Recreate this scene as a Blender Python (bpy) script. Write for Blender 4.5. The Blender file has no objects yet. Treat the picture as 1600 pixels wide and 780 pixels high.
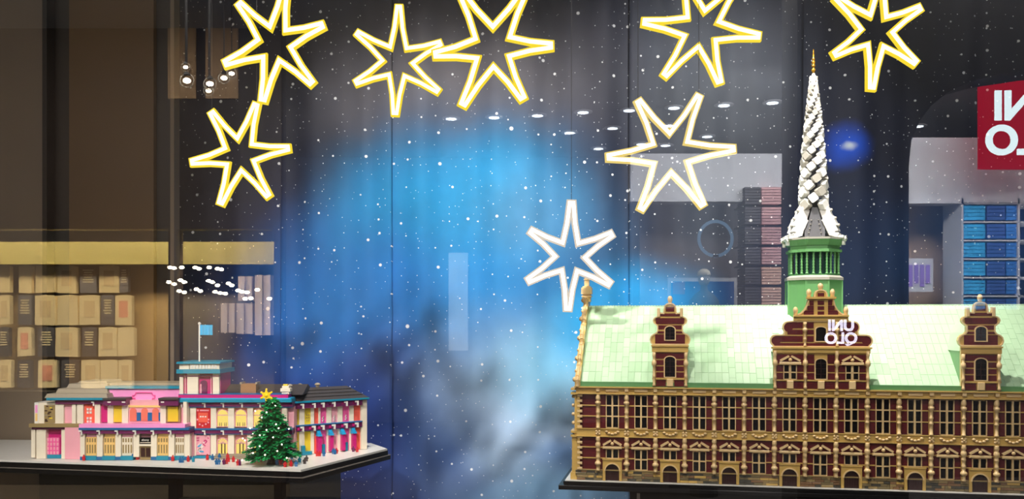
import bpy, bmesh, math, random
from mathutils import Matrix, Vector
random.seed(7)
SC = bpy.context.scene
COL = SC.collection
PI = math.pi
F = 1400.0      # focal length in pixels of the 1600 px wide frame
HOR = 505.0     # image row of the horizon
EYE = 1.5       # eye height
YG = 1.0        # distance of the shop window pane

# ------------------------------------------------------------------ camera
cam = bpy.data.cameras.new('camera')
cam.sensor_width = 36.0
cam.lens = 36.0 * F / 1600.0
cam.shift_y = (HOR - 390.0) / 1600.0
cam.clip_start = 0.05
camo = bpy.data.objects.new('camera', cam)
camo.location = (0, 0, EYE)
camo.rotation_euler = (PI / 2, 0, 0)
COL.objects.link(camo)
SC.camera = camo

# ------------------------------------------------------------------ world, exposure
w = bpy.data.worlds.new('world')
SC.world = w
w.use_nodes = True
w.node_tree.nodes['Background'].inputs[0].default_value = (0.55, 0.6, 0.75, 1)
w.node_tree.nodes['Background'].inputs[1].default_value = 0.06
SC.view_settings.view_transform = 'Standard'
SC.view_settings.look = 'None'
SC.view_settings.gamma = 1.0
SC.view_settings.use_curve_mapping = False
SC.view_settings.exposure = 0.0
try:
    SC.cycles.use_denoising = True
    SC.cycles.transparent_max_bounces = 16
    SC.cycles.max_bounces = 7
    SC.cycles.sample_clamp_indirect = 6.0
except Exception:
    pass

# ------------------------------------------------------------------ lamps
def lamp(name, kind, loc, aim, energy, color=(1, 1, 1), size=0.2, spot=60, blend=0.6, size_y=None):
    d = bpy.data.lights.new(name, kind)
    d.energy = energy
    d.color = color
    if kind == 'AREA':
        d.shape = 'RECTANGLE'
        d.size = size
        d.size_y = size_y or size
    else:
        d.shadow_soft_size = size
    if kind == 'SPOT':
        d.spot_size = math.radians(spot)
        d.spot_blend = blend
    o = bpy.data.objects.new(name, d)
    o.location = loc
    v = Vector(aim) - Vector(loc)
    o.rotation_euler = v.to_track_quat('-Z', 'Y').to_euler()
    COL.objects.link(o)
    return o

WARM = (1.0, 0.86, 0.66)
NEUT = (1.0, 0.95, 0.88)
lamp('display_spot', 'SPOT', (0.02, 1.25, 2.75), (0.62, 2.5, 1.35), 82, NEUT, 0.03, 50, 0.7)
lamp('display_spot', 'SPOT', (0.62, 2.12, 2.85), (1.02, 2.52, 1.50), 180, NEUT, 0.02, 44, 1.0)
lamp('display_spot', 'SPOT', (-0.75, 1.2, 2.35), (-0.92, 2.6, 1.15), 105, NEUT, 0.03, 44, 0.8)
lamp('display_spot', 'SPOT', (-0.35, 1.75, 3.25), (-0.15, 3.2, 1.35), 245, NEUT, 0.04, 62, 0.9)
lamp('display_spot', 'SPOT', (0.55, 1.75, 3.25), (0.65, 3.2, 1.75), 150, NEUT, 0.04, 62, 0.9)
lamp('display_spot', 'SPOT', (-1.30, 1.5, 2.6), (-1.30, 2.6, 1.14), 40, NEUT, 0.03, 40, 0.9)
# the arcade across the passage, seen only as a reflection in the pane
lamp('passage_fill', 'AREA', (0.5, -3.6, 3.95), (0.5, -3.9, 0), 800, (1, 0.97, 0.93), 9, size_y=2.0)  # added area light, kept outside what the pane reflects
lamp('bag_shop_light', 'AREA', (-3.9, -5.75, 2.5), (-3.9, -6.5, 1.2), 1350, (1, 0.80, 0.48), 3.2, size_y=0.3)
lamp('clothes_shop_light', 'AREA', (4.2, -5.9, 3.3), (4.2, -7.4, 1.6), 420, (0.95, 0.98, 1), 4.5, size_y=0.4)

# ------------------------------------------------------------------ materials
def lin(c):
    out = []
    for x in c[:3]:
        x = x / 255.0
        out.append(x / 12.92 if x <= 0.04045 else ((x + 0.055) / 1.055) ** 2.4)
    return (out[0], out[1], out[2], 1.0)

MATS = {}
def mat(name, rgb, rough=0.35, metal=0.0, var=0.06, scale=40.0, bump=0.0, bump_scale=200.0):
    if name in MATS:
        return MATS[name]
    m = bpy.data.materials.new(name)
    m.use_nodes = True
    nt = m.node_tree
    b = nt.nodes['Principled BSDF']
    b.inputs['Roughness'].default_value = rough
    b.inputs['Metallic'].default_value = metal
    tc = nt.nodes.new('ShaderNodeTexCoord')
    nz = nt.nodes.new('ShaderNodeTexNoise')
    nz.inputs['Scale'].default_value = scale
    nz.inputs['Detail'].default_value = 3
    nt.links.new(tc.outputs['Object'], nz.inputs['Vector'])
    mx = nt.nodes.new('ShaderNodeMix')
    mx.data_type = 'RGBA'
    c = lin(rgb)
    mx.inputs[6].default_value = tuple(max(0, x * (1 - var)) for x in c[:3]) + (1,)
    mx.inputs[7].default_value = tuple(min(1, x * (1 + var)) for x in c[:3]) + (1,)
    nt.links.new(nz.outputs['Fac'], mx.inputs[0])
    nt.links.new(mx.outputs[2], b.inputs['Base Color'])
    if bump > 0:
        n2 = nt.nodes.new('ShaderNodeTexNoise')
        n2.inputs['Scale'].default_value = bump_scale
        nt.links.new(tc.outputs['Object'], n2.inputs['Vector'])
        bp = nt.nodes.new('ShaderNodeBump')
        bp.inputs['Strength'].default_value = bump
        bp.inputs['Distance'].default_value = 0.002
        nt.links.new(n2.outputs['Fac'], bp.inputs['Height'])
        nt.links.new(bp.outputs['Normal'], b.inputs['Normal'])
    MATS[name] = m
    return m

def emit(name, rgb, strength):
    if name in MATS:
        return MATS[name]
    m = bpy.data.materials.new(name)
    m.use_nodes = True
    nt = m.node_tree
    nt.nodes.clear()
    o = nt.nodes.new('ShaderNodeOutputMaterial')
    e = nt.nodes.new('ShaderNodeEmission')
    e.inputs[0].default_value = lin(rgb)
    e.inputs[1].default_value = strength
    nt.links.new(e.outputs[0], o.inputs[0])
    MATS[name] = m
    return m

def brick_mat(name, rgb, joint, course=0.0042, width=0.02):
    """toy bricks: fine course joints as relief and a slightly darker line"""
    m = mat(name, rgb, 0.32)
    nt = m.node_tree
    b = nt.nodes['Principled BSDF']
    tc = nt.nodes.new('ShaderNodeTexCoord')
    sp = nt.nodes.new('ShaderNodeSeparateXYZ')
    cb = nt.nodes.new('ShaderNodeCombineXYZ')
    nt.links.new(tc.outputs['Object'], sp.inputs[0])
    nt.links.new(sp.outputs[0], cb.inputs[0])
    nt.links.new(sp.outputs[2], cb.inputs[1])
    bt = nt.nodes.new('ShaderNodeTexBrick')
    bt.inputs['Scale'].default_value = 1.0
    bt.inputs['Mortar Size'].default_value = 0.0004
    bt.inputs['Brick Width'].default_value = width
    bt.inputs['Row Height'].default_value = course
    bt.inputs['Color1'].default_value = lin(rgb)
    bt.inputs['Color2'].default_value = lin(tuple(x * 0.9 for x in rgb))
    bt.inputs['Mortar'].default_value = lin(joint)
    nt.links.new(cb.outputs[0], bt.inputs['Vector'])
    nt.links.new(bt.outputs['Color'], b.inputs['Base Color'])
    bp = nt.nodes.new('ShaderNodeBump')
    bp.invert = True
    bp.inputs['Strength'].default_value = 0.5
    bp.inputs['Distance'].default_value = 0.001
    nt.links.new(bt.outputs['Fac'], bp.inputs['Height'])
    nt.links.new(bp.outputs['Normal'], b.inputs['Normal'])
    return m

TAN = mat('tan_plastic', (204, 168, 92), 0.34)
LTAN = mat('light_nougat_plastic', (228, 196, 142), 0.34)
DRED = brick_mat('dark_red_plastic', (100, 20, 28), (60, 12, 18))
DARKBROWN = mat('dark_brown_plastic', (48, 20, 18), 0.35)
OLIVE = mat('olive_stone_plastic', (116, 102, 70), 0.4)
GREYB = mat('dark_stone_plastic', (70, 67, 58), 0.4)
BROWNB = mat('nougat_stone_plastic', (128, 96, 66), 0.4)
DGLASS = mat('dark_window_plastic', (18, 14, 16), 0.12)
ROOFA = mat('aqua_roof_plastic', (186, 218, 180), 0.42)
ROOFB = mat('pale_aqua_roof_plastic', (194, 224, 188), 0.42)
ROOFC = mat('aqua_green_roof_plastic', (178, 212, 172), 0.42)
EAVE = mat('green_eave_plastic', (92, 146, 92), 0.4)
SGREEN = mat('sand_green_plastic', (102, 156, 98), 0.4)
DGREEN = mat('deep_sand_green_plastic', (70, 128, 74), 0.4)
TEALG = mat('lantern_glass_plastic', (40, 72, 70), 0.2)
SILV = mat('silver_white_plastic', (242, 240, 234), 0.25)
SILV2 = mat('grey_silver_plastic', (168, 164, 154), 0.3)
GREY = mat('stone_grey_plastic', (140, 140, 142), 0.35)
GOLD = mat('gold_plastic', (214, 160, 50), 0.25, 0.7)
BLACK = mat('black_board', (14, 13, 15), 0.18)
BLACKM = mat('black_pedestal_paint', (16, 13, 12), 0.5)
LIP = mat('grey_lip_sheen', (120, 112, 104), 0.25)  # grey colour paints in the light the black lip catches
WHITE = mat('white_plastic', (226, 222, 214), 0.35)
CREAM = mat('cream_plastic', (232, 220, 198), 0.38)
TEAL = mat('teal_plastic', (24, 132, 160), 0.35)
BLUE = mat('blue_plastic', (26, 96, 150), 0.35)
AZURE = mat('azure_plastic', (40, 165, 215), 0.35)
PURPLE = mat('purple_plastic', (104, 30, 82), 0.35)
MAGENTA = mat('magenta_plastic', (196, 30, 116), 0.35)
PINK = mat('pink_plastic', (232, 92, 158), 0.35)
LPINK = mat('light_pink_plastic', (232, 164, 176), 0.35)
LILAC = mat('lilac_pink_plastic', (240, 150, 205), 0.35)
CORAL = mat('coral_plastic', (236, 96, 76), 0.35)
YELLOW = mat('yellow_plastic', (226, 196, 52), 0.35)
ORANGE = mat('light_orange_plastic', (240, 198, 122), 0.35)
RED = mat('red_plastic', (196, 36, 44), 0.35)
SALMON = mat('salmon_plastic', (226, 116, 96), 0.35)
CHAR = mat('charcoal_plastic', (62, 56, 54), 0.45)
ROOFGREY = mat('warm_grey_plastic', (150, 138, 118), 0.45)
SAND = mat('dark_tan_plastic', (150, 128, 84), 0.4)
LITW = emit('lit_window', (255, 226, 120), 1.15)
LEAF = mat('leaf_green_plastic', (24, 148, 74), 0.3, var=0.4, scale=120)
LEAFD = mat('dark_leaf_green_plastic', (14, 104, 56), 0.35, var=0.3, scale=120)
TRUNK = mat('reddish_brown_plastic', (70, 42, 34), 0.4)
BULB = emit('tree_bulb', (255, 246, 220), 5.0)
STARY = mat('transparent_yellow_plastic', (250, 206, 40), 0.2)

for m_ in (BLACK, BLACKM):
    m_.node_tree.nodes['Principled BSDF'].inputs['Specular IOR Level'].default_value = 0.18
# ------------------------------------------------------------------ mesh builder
class MB:
    def __init__(self, M=None):
        self.v = []; self.f = []; self.M = M
    def add(self, vs, fs):
        n = len(self.v)
        if self.M is not None:
            vs = [tuple(self.M @ Vector(p)) for p in vs]
        self.v += [tuple(p) for p in vs]
        self.f += [tuple(i + n for i in q) for q in fs]
        return self
    def box(self, x0, x1, y0, y1, z0, z1):
        vs = [(x0, y0, z0), (x1, y0, z0), (x1, y1, z0), (x0, y1, z0), (x0, y0, z1), (x1, y0, z1), (x1, y1, z1), (x0, y1, z1)]
        return self.add(vs, [(0, 3, 2, 1), (4, 5, 6, 7), (0, 1, 5, 4), (1, 2, 6, 5), (2, 3, 7, 6), (3, 0, 4, 7)])
    def cham(self, x0, x1, y0, y1, z0, z1, c):
        """box with its front (-y) edges chamfered"""
        vs = [(x0, y0 + c, z0), (x1, y0 + c, z0), (x1, y0 + c, z1), (x0, y0 + c, z1),
              (x0 + c, y0, z0 + c), (x1 - c, y0, z0 + c), (x1 - c, y0, z1 - c), (x0 + c, y0, z1 - c),
              (x0, y1, z0), (x1, y1, z0), (x1, y1, z1), (x0, y1, z1)]
        fs = [(4, 5, 6, 7), (0, 1, 5, 4), (1, 2, 6, 5), (2, 3, 7, 6), (3, 0, 4, 7),
              (0, 8, 9, 1), (1, 9, 10, 2), (2, 10, 11, 3), (3, 11, 8, 0), (8, 11, 10, 9)]
        return self.add(vs, fs)
    def prism(self, poly, y0, y1):
        n = len(poly)
        vs = [(x, y0, z) for x, z in poly] + [(x, y1, z) for x, z in poly]
        fs = [tuple(range(n)), tuple(range(2 * n - 1, n - 1, -1))]
        fs += [(i, i + n, (i + 1) % n + n, (i + 1) % n) for i in range(n)]
        return self.add(vs, fs)
    def slab(self, poly, z0, z1):
        n = len(poly)
        vs = [(x, y, z0) for x, y in poly] + [(x, y, z1) for x, y in poly]
        fs = [tuple(range(n - 1, -1, -1)), tuple(range(n, 2 * n))]
        fs += [(i, (i + 1) % n, (i + 1) % n + n, i + n) for i in range(n)]
        return self.add(vs, fs)
    def lathe(self, prof, seg=10, cx=0, cy=0, z=0):
        vs = []; fs = []
        m = len(prof)
        for r, h in prof:
            for s in range(seg):
                a = 2 * PI * s / seg
                vs.append((cx + r * math.cos(a), cy + r * math.sin(a), z + h))
        for i in range(m - 1):
            for s in range(seg):
                t = (s + 1) % seg
                fs.append((i * seg + s, i * seg + t, (i + 1) * seg + t, (i + 1) * seg + s))
        fs.append(tuple(range(seg - 1, -1, -1)))
        fs.append(tuple((m - 1) * seg + s for s in range(seg)))
        return self.add(vs, fs)
    def ball(self, c, r, seg=8, rings=6, sx=1, sy=1, sz=1):
        prof = []
        vs = []; fs = []
        for i in range(rings + 1):
            a = PI * i / rings
            rr = max(1e-4, math.sin(a)) * r
            for s in range(seg):
                b = 2 * PI * s / seg
                vs.append((c[0] + sx * rr * math.cos(b), c[1] + sy * rr * math.sin(b), c[2] - sz * r * math.cos(a)))
        for i in range(rings):
            for s in range(seg):
                t = (s + 1) % seg
                fs.append((i * seg + s, i * seg + t, (i + 1) * seg + t, (i + 1) * seg + s))
        return self.add(vs, fs)
    def tube(self, path, r, seg=6):
        vs = []; fs = []
        P = [Vector(p) for p in path]
        for i, p in enumerate(P):
            d = (P[min(i + 1, len(P) - 1)] - P[max(i - 1, 0)]).normalized()
            u = d.cross(Vector((0, 1, 0.01)))
            if u.length < 1e-3:
                u = d.cross(Vector((1, 0, 0)))
            u.normalize()
            v = d.cross(u).normalized()
            for s in range(seg):
                a = 2 * PI * s / seg
                vs.append(tuple(p + u * (r * math.cos(a)) + v * (r * math.sin(a))))
        for i in range(len(P) - 1):
            for s in range(seg):
                t = (s + 1) % seg
                fs.append((i * seg + s, i * seg + t, (i + 1) * seg + t, (i + 1) * seg + s))
        fs.append(tuple(range(seg)))
        fs.append(tuple((len(P) - 1) * seg + s for s in range(seg)))
        return self.add(vs, fs)
    def bar(self, a, b, w, y0, y1):
        """flat bar in the x-z plane from a to b"""
        ax, az = a; bx, bz = b
        dx, dz = bx - ax, bz - az
        L = math.hypot(dx, dz)
        nx, nz = -dz / L * w / 2, dx / L * w / 2
        return self.prism([(ax - nx, az - nz), (bx - nx, bz - nz), (bx + nx, bz + nz), (ax + nx, az + nz)], y0, y1)
    def mesh(self, name, m, smooth=False):
        me = bpy.data.meshes.new(name)
        me.from_pydata(self.v, [], self.f)
        bm = bmesh.new()
        bm.from_mesh(me)
        bmesh.ops.recalc_face_normals(bm, faces=bm.faces)
        bm.to_mesh(me)
        bm.free()
        if smooth:
            me.polygons.foreach_set('use_smooth', [True] * len(me.polygons))
        me.materials.append(m)
        me.update()
        return me
    def build(self, name, m, parent=None, loc=(0, 0, 0), smooth=False):
        return inst(name, self.mesh(name, m, smooth), parent, loc)

def inst(name, me, parent=None, loc=(0, 0, 0), rot=None, scale=None):
    o = bpy.data.objects.new(name, me)
    COL.objects.link(o)
    if parent is not None:
        o.parent = parent
    o.location = loc
    if rot is not None:
        o.rotation_euler = rot
    if scale is not None:
        o.scale = scale
    return o

def tag(o, label=None, cat=None, group=None, kind=None):
    if label: o['label'] = label
    if cat: o['category'] = cat
    if group: o['group'] = group
    if kind: o['kind'] = kind
    return o

def thing(name, label, cat, loc=(0, 0, 0), rz=0.0, group=None):
    o = bpy.data.objects.new(name, None)
    o.empty_display_size = 0.05
    COL.objects.link(o)
    o.location = loc
    o.rotation_euler = (0, 0, rz)
    return tag(o, label, cat, group)

def text(name, body, m, parent, loc, size, rot=(PI / 2, 0, 0), depth=0.0005, bold=0.0, align='CENTER'):
    c = bpy.data.curves.new(name, 'FONT')
    c.body = body
    c.size = size
    c.extrude = depth
    c.offset = bold
    c.align_x = align
    c.align_y = 'CENTER'
    c.materials.append(m)
    tmp = bpy.data.objects.new('tmp', c)
    COL.objects.link(tmp)
    me = bpy.data.meshes.new_from_object(tmp.evaluated_get(bpy.context.evaluated_depsgraph_get()))
    bpy.data.objects.remove(tmp)
    return inst(name, me, parent, loc, rot)

def at(px, py, Y):
    """world point seen at a pixel, at depth Y"""
    return ((px - 800) / F * Y, Y, EYE + (HOR - py) / F * Y)

def mirror(px, py, Yv):
    """real place (behind the viewer) of a point whose reflection shows at a pixel"""
    x, y, z = at(px, py, Yv)
    return (x, 2 * YG - y, z)

ORD = ['first', 'second', 'third', 'fourth', 'fifth', 'sixth', 'seventh', 'eighth', 'ninth', 'tenth']

# ================================================================== STRUCTURE
fl = MB().box(-9, 9, -5.35, 3.6, -0.05, 0).build('floor', mat('pale_bounce_floor', (112, 110, 106), 0.5, scale=3))  # pale tone picked to bounce light up to the ceiling, itself unseen
o = MB().box(-9, 9, -11.5, -5.35, -0.05, 0).build('floor_shops', mat('dark_low_veil_floor', (46, 42, 40), 0.4, scale=3)); tag(o, kind='structure')  # split off in a dark tone so its reflection adds no veil
tag(fl, kind='structure')

# shop window: one big pane in a slim frame
def glass_mat():
    m = bpy.data.materials.new('window_glass')
    m.use_nodes = True
    nt = m.node_tree
    nt.nodes.clear()
    o = nt.nodes.new('ShaderNodeOutputMaterial')
    tr = nt.nodes.new('ShaderNodeBsdfTransparent')
    gl = nt.nodes.new('ShaderNodeBsdfGlossy')
    gl.inputs['Roughness'].default_value = 0.0
    fr = nt.nodes.new('ShaderNodeFresnel')
    fr.inputs['IOR'].default_value = 1.75
    mx = nt.nodes.new('ShaderNodeMixShader')
    mu = nt.nodes.new('ShaderNodeMath')
    mu.operation = 'MULTIPLY'
    mu.inputs[1].default_value = 2.2
    mu.use_clamp = True
    nt.links.new(fr.outputs[0], mu.inputs[0])
    nt.links.new(mu.outputs[0], mx.inputs[0])
    nt.links.new(tr.outputs[0], mx.inputs[1])
    nt.links.new(gl.outputs[0], mx.inputs[2])
    nt.links.new(mx.outputs[0], o.inputs[0])
    return m
win = bpy.data.objects.new('window_1', None)
COL.objects.link(win)
tag(win, kind='structure')
pm = bpy.data.meshes.new('pane')
pm.from_pydata([(-2.2, YG, 0.25), (2.2, YG, 0.25), (2.2, YG, 3.35), (-2.2, YG, 3.35)], [], [(0, 1, 2, 3)])
pm.materials.append(glass_mat())
inst('pane', pm, win)
FRM = mat('dark_frame_metal', (40, 36, 33), 0.4, 0.4)
f = MB()
f.box(-2.3, -2.2, YG - .04, YG + .04, 0.15, 3.45); f.box(2.2, 2.3, YG - .04, YG + .04, 0.15, 3.45)
f.box(-2.2, 2.2, YG - .04, YG + .04, 0.15, 0.25); f.box(-2.2, 2.2, YG - .04, YG + .04, 3.35, 3.45)
f.build('window_frame', FRM, win)

# brown lining at the left of the display
BROWN = mat('brown_lining', (106, 80, 48), 0.6, var=0.10, scale=3, bump=0.1)
BROWNG = mat('grey_brown_lining', (128, 112, 94), 0.6, var=0.08, scale=3, bump=0.1)
DKB = mat('dark_lining_strip', (46, 38, 30), 0.55)
YW = 3.02
def wallstrip(name, p0, p1, y, m):
    x0 = (p0 - 800) / F * y; x1 = (p1 - 800) / F * y
    o = MB().box(x0, x1, y, y + 0.05, 0, 3.4).build(name, m)
    return tag(o, kind='structure')
wallstrip('wall_left', -260, 66, YW - 0.05, BROWNG)
wallstrip('trim_1', 66, 73, YW - 0.06, FRM)
wallstrip('trim_2', 73, 108, YW, DKB)
wallstrip('trim_3', 108, 240, YW - 0.015, BROWN)
wallstrip('trim_4', 240, 266, YW + 0.01, DKB)
wallstrip('trim_5', 266, 272, YW - 0.005, BROWNG)

# ================================================================== GALAXY BACKDROP
YB = 3.22
def galaxy():
    m = bpy.data.materials.new('galaxy_print')
    m.use_nodes = True
    nt = m.node_tree
    N = nt.nodes; L = nt.links
    b = N['Principled BSDF']
    b.inputs['Roughness'].default_value = 0.75
    tc = N.new('ShaderNodeTexCoord')
    P = tc.outputs['Object']
    nz = N.new('ShaderNodeTexNoise')
    nz.inputs['Scale'].default_value = 2.4
    nz.inputs['Detail'].default_value = 5
    L.new(P, nz.inputs['Vector'])
    sb = N.new('ShaderNodeVectorMath'); sb.operation = 'SUBTRACT'
    L.new(nz.outputs['Color'], sb.inputs[0]); sb.inputs[1].default_value = (.5, .5, .5)
    sc = N.new('ShaderNodeVectorMath'); sc.operation = 'SCALE'
    L.new(sb.outputs[0], sc.inputs[0]); sc.inputs['Scale'].default_value = 0.17
    ad = N.new('ShaderNodeVectorMath'); ad.operation = 'ADD'
    L.new(P, ad.inputs[0]); L.new(sc.outputs[0], ad.inputs[1])
    fl = N.new('ShaderNodeVectorMath'); fl.operation = 'MULTIPLY'
    L.new(ad.outputs[0], fl.inputs[0]); fl.inputs[1].default_value = (1, 0, 1)
    Q = fl.outputs[0]
    rgb = N.new('ShaderNodeRGB'); rgb.outputs[0].default_value = lin((34, 40, 62))
    cur = rgb.outputs[0]
    for (px, py, rx, ry, c, s) in BLOBS:
        x, y, z = at(px, py, YB)
        k = YB / F
        a = N.new('ShaderNodeVectorMath'); a.operation = 'SUBTRACT'
        L.new(Q, a.inputs[0]); a.inputs[1].default_value = (x, 0, z)
        d = N.new('ShaderNodeVectorMath'); d.operation = 'MULTIPLY'
        L.new(a.outputs[0], d.inputs[0]); d.inputs[1].default_value = (1 / (rx * k), 0, 1 / (ry * k))
        ln = N.new('ShaderNodeVectorMath'); ln.operation = 'LENGTH'
        L.new(d.outputs[0], ln.inputs[0])
        mr = N.new('ShaderNodeMapRange'); mr.interpolation_type = 'SMOOTHSTEP'
        mr.inputs['From Min'].default_value = 1.0; mr.inputs['From Max'].default_value = 0.0
        mr.inputs['To Min'].default_value = 0.0; mr.inputs['To Max'].default_value = s
        L.new(ln.outputs['Value'], mr.inputs['Value'])
        mx = N.new('ShaderNodeMix'); mx.data_type = 'RGBA'
        L.new(mr.outputs[0], mx.inputs[0]); L.new(cur, mx.inputs[6]); mx.inputs[7].default_value = lin(c)
        cur = mx.outputs[2]
    # cloudy grain of the print
    n3 = N.new('ShaderNodeTexNoise'); n3.inputs['Scale'].default_value = 5; n3.inputs['Detail'].default_value = 6
    L.new(P, n3.inputs['Vector'])
    mr = N.new('ShaderNodeMapRange')
    mr.inputs['From Min'].default_value = 0.3; mr.inputs['From Max'].default_value = 0.7
    mr.inputs['To Min'].default_value = 0.86; mr.inputs['To Max'].default_value = 1.14
    L.new(n3.outputs['Fac'], mr.inputs['Value'])
    hv = N.new('ShaderNodeVectorMath'); hv.operation = 'SCALE'
    L.new(cur, hv.inputs[0]); L.new(mr.outputs[0], hv.inputs['Scale'])
    cur = hv.outputs[0]
    # printed stars
    for (scale, r0, r1, thr, pw) in ((19.0, 0.030, 0.115, 0.45, 3.0), (8.0, 0.020, 0.068, 0.40, 3.0), (40, .04, .085, .72, 2)):
        sx = N.new('ShaderNodeSeparateXYZ'); L.new(P, sx.inputs[0])
        fl2 = N.new('ShaderNodeCombineXYZ'); L.new(sx.outputs[0], fl2.inputs[0]); L.new(sx.outputs[2], fl2.inputs[1])
        vo = N.new('ShaderNodeTexVoronoi'); vo.voronoi_dimensions = '2D'; vo.inputs['Scale'].default_value = scale
        L.new(fl2.outputs[0], vo.inputs['Vector'])
        se = N.new('ShaderNodeSeparateColor'); L.new(vo.outputs['Color'], se.inputs[0])
        pwn = N.new('ShaderNodeMath'); pwn.operation = 'POWER'; L.new(se.outputs[0], pwn.inputs[0]); pwn.inputs[1].default_value = pw
        rad = N.new('ShaderNodeMapRange'); L.new(pwn.outputs[0], rad.inputs['Value'])
        rad.inputs['To Min'].default_value = r0; rad.inputs['To Max'].default_value = r1
        df = N.new('ShaderNodeMath'); df.operation = 'SUBTRACT'; L.new(rad.outputs[0], df.inputs[0]); L.new(vo.outputs['Distance'], df.inputs[1])
        st = N.new('ShaderNodeMapRange'); L.new(df.outputs[0], st.inputs['Value'])
        st.inputs['From Min'].default_value = 0.0; st.inputs['From Max'].default_value = 0.02
        gt = N.new('ShaderNodeMath'); gt.operation = 'GREATER_THAN'; L.new(se.outputs[1], gt.inputs[0]); gt.inputs[1].default_value = thr
        mu = N.new('ShaderNodeMath'); mu.operation = 'MULTIPLY'; L.new(st.outputs[0], mu.inputs[0]); L.new(gt.outputs[0], mu.inputs[1])
        mx = N.new('ShaderNodeMix'); mx.data_type = 'RGBA'
        L.new(mu.outputs[0], mx.inputs[0]); L.new(cur, mx.inputs[6]); mx.inputs[7].default_value = lin((244, 248, 255))
        cur = mx.outputs[2]
    L.new(cur, b.inputs['Base Color'])
    return m

# px, py, radius x, radius y, colour, strength: printed nebula, with reflected haze put into some blobs
BLOBS = [
    (700, 100, 380, 190, (122, 120, 130), 0.85), (1120, 120, 190, 300, (104, 112, 126), 0.75), (1480, 60, 260, 160, (64, 66, 76), 0.6),  # greys put lit haze and the reflected ceiling into the print
    (330, 500, 260, 340, (18, 24, 42), 0.9),
    (460, 300, 150, 160, (30, 36, 60), 0.8),
    (560, 570, 330, 360, (8, 64, 160), 1.0),
    (490, 470, 170, 190, (8, 112, 200), 0.95),
    (590, 640, 130, 150, (12, 42, 124), 0.85),
    (730, 430, 330, 330, (36, 140, 214), 1.0),
    (640, 320, 190, 150, (10, 148, 214), 0.95), (780, 300, 170, 140, (26, 154, 216), 0.9),
    (620, 440, 110, 150, (12, 116, 200), 0.8),
    (830, 330, 120, 110, (88, 144, 190), 0.6),
    (655, 600, 110, 150, (64, 98, 160), 0.8),
    (810, 640, 230, 210, (176, 204, 238), 1.0),
    (870, 570, 170, 120, (134, 206, 246), 0.9),
    (915, 505, 130, 100, (24, 160, 228), 1.0),
    (1010, 465, 150, 90, (20, 150, 222), 1.0),
    (690, 720, 170, 130, (62, 96, 160), 0.9),
    (540, 690, 150, 170, (8, 32, 100), 0.95), (600, 600, 90, 150, (10, 46, 124), 0.7),
    (860, 770, 240, 90, (132, 182, 228), 0.9),
    (880, 712, 110, 44, (82, 122, 176), 0.8), (730, 752, 110, 60, (80, 104, 156), 0.7),
    (790, 700, 90, 90, (170, 198, 230), 0.7),
    (1327, 222, 44, 44, (26, 92, 236), 1.0), (1327, 222, 12, 9, (220, 235, 255), 1.0),
    (1330, 400, 180, 190, (30, 56, 100), 0.8),
    (1540, 390, 190, 160, (30, 88, 150), 0.85),  # blue partly paints in the reflected clothes shelves
    (1120, 340, 120, 130, (72, 84, 104), 0.6),  # grey paints in the dull reflection left of the spire
]
bd = thing('galaxy_backdrop', 'blue starry space cloth hanging behind both toy brick buildings', 'backdrop')
GAL = galaxy()
def cloth(p0, p1, dy):
    nx, nz = max(6, int((p1 - p0) / 6)), 110
    vs = []; fs = []
    for j in range(nz + 1):
        py = -260 + (1580) * j / nz
        z = max(0.02, at(0, py, YB)[2])
        for i in range(nx + 1):
            px = p0 + (p1 - p0) * i / nx
            x = at(px, 0, YB)[0]
            fo = 0.015 * math.sin(px * 0.045 + 0.6 * math.sin(py * 0.008)) + 0.006 * math.sin(px * 0.11 + 1.3)
            wr = 0.020 * math.exp(-((px - 800) / 130) ** 2 - ((py - 700) / 80) ** 2) * math.sin((px - 740) * 0.06 + (py - 660) * 0.05)
            wr += 0.012 * math.exp(-((px - 900) / 130) ** 2 - ((py - 725) / 30) ** 2) * math.sin((py - 725) * 0.22 + 0.02 * px)
            wr += 0.014 * math.exp(-((px - 630) / 70) ** 2 - ((py - 540) / 60) ** 2) * math.sin((px + py) * 0.07)
            vs.append((x, YB + dy + fo + wr, z))
    for j in range(nz):
        for i in range(nx):
            a = j * (nx + 1) + i
            fs.append((a, a + 1, a + nx + 2, a + nx + 1))
    mb = MB(); mb.add(vs, fs)
    o = mb.build('cloth_panel', GAL, bd, smooth=True)
    so = o.modifiers.new('thick', 'SOLIDIFY'); so.thickness = 0.002
for p0, p1, dy in ((255, 442, 0.02), (438, 612, 0.0), (608, 988, 0.025), (984, 1256, 0.0), (1250, 1900, 0.03)):
    cloth(p0, p1, dy)

# ================================================================== RIGHT MODEL: brick hall with spire
Y0 = 2.4
PXD = 0.0057
ux, uy = 43.48 / F * Y0, -PXD * Y0
B = math.hypot(ux, uy)                 # one bay
TH = math.atan2(uy, ux)
X0 = 134.7 / F * Y0
ZB = EYE - (750.5 - HOR) * Y0 / F      # top of its board
CU, CV = B / 170.0, Y0 / F / 3.9
def HX(u): return (u - 175) * CU
def HZ(v): return (663 - v) * CV
def lx_at(px, t):
    """local x on the hall's frame for an image column, at local depth t"""
    q = (px - 800) / F
    cx, cy = math.cos(TH), math.sin(TH)
    # X0 + x*cx - t*cy = q*(Y0 + x*cy + t*cx)
    return (q * (Y0 + t * cx) - X0 + t * cy) / (cx - q * cy)
def lz_at(px, py, t):
    x = lx_at(px, t)
    Y = Y0 + x * math.sin(TH) + t * math.cos(TH)
    return EYE + (HOR - py) / F * Y - ZB
hall = thing('brick_hall_model', 'long dark red and tan toy brick hall with pale green roof and twisted spire', 'model', (X0, Y0, ZB), TH)
NB = 16
XL, XR = -0.055, NB * B + 0.02
DEP = 0.48
RT = 0.24                              # ridge depth
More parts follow.
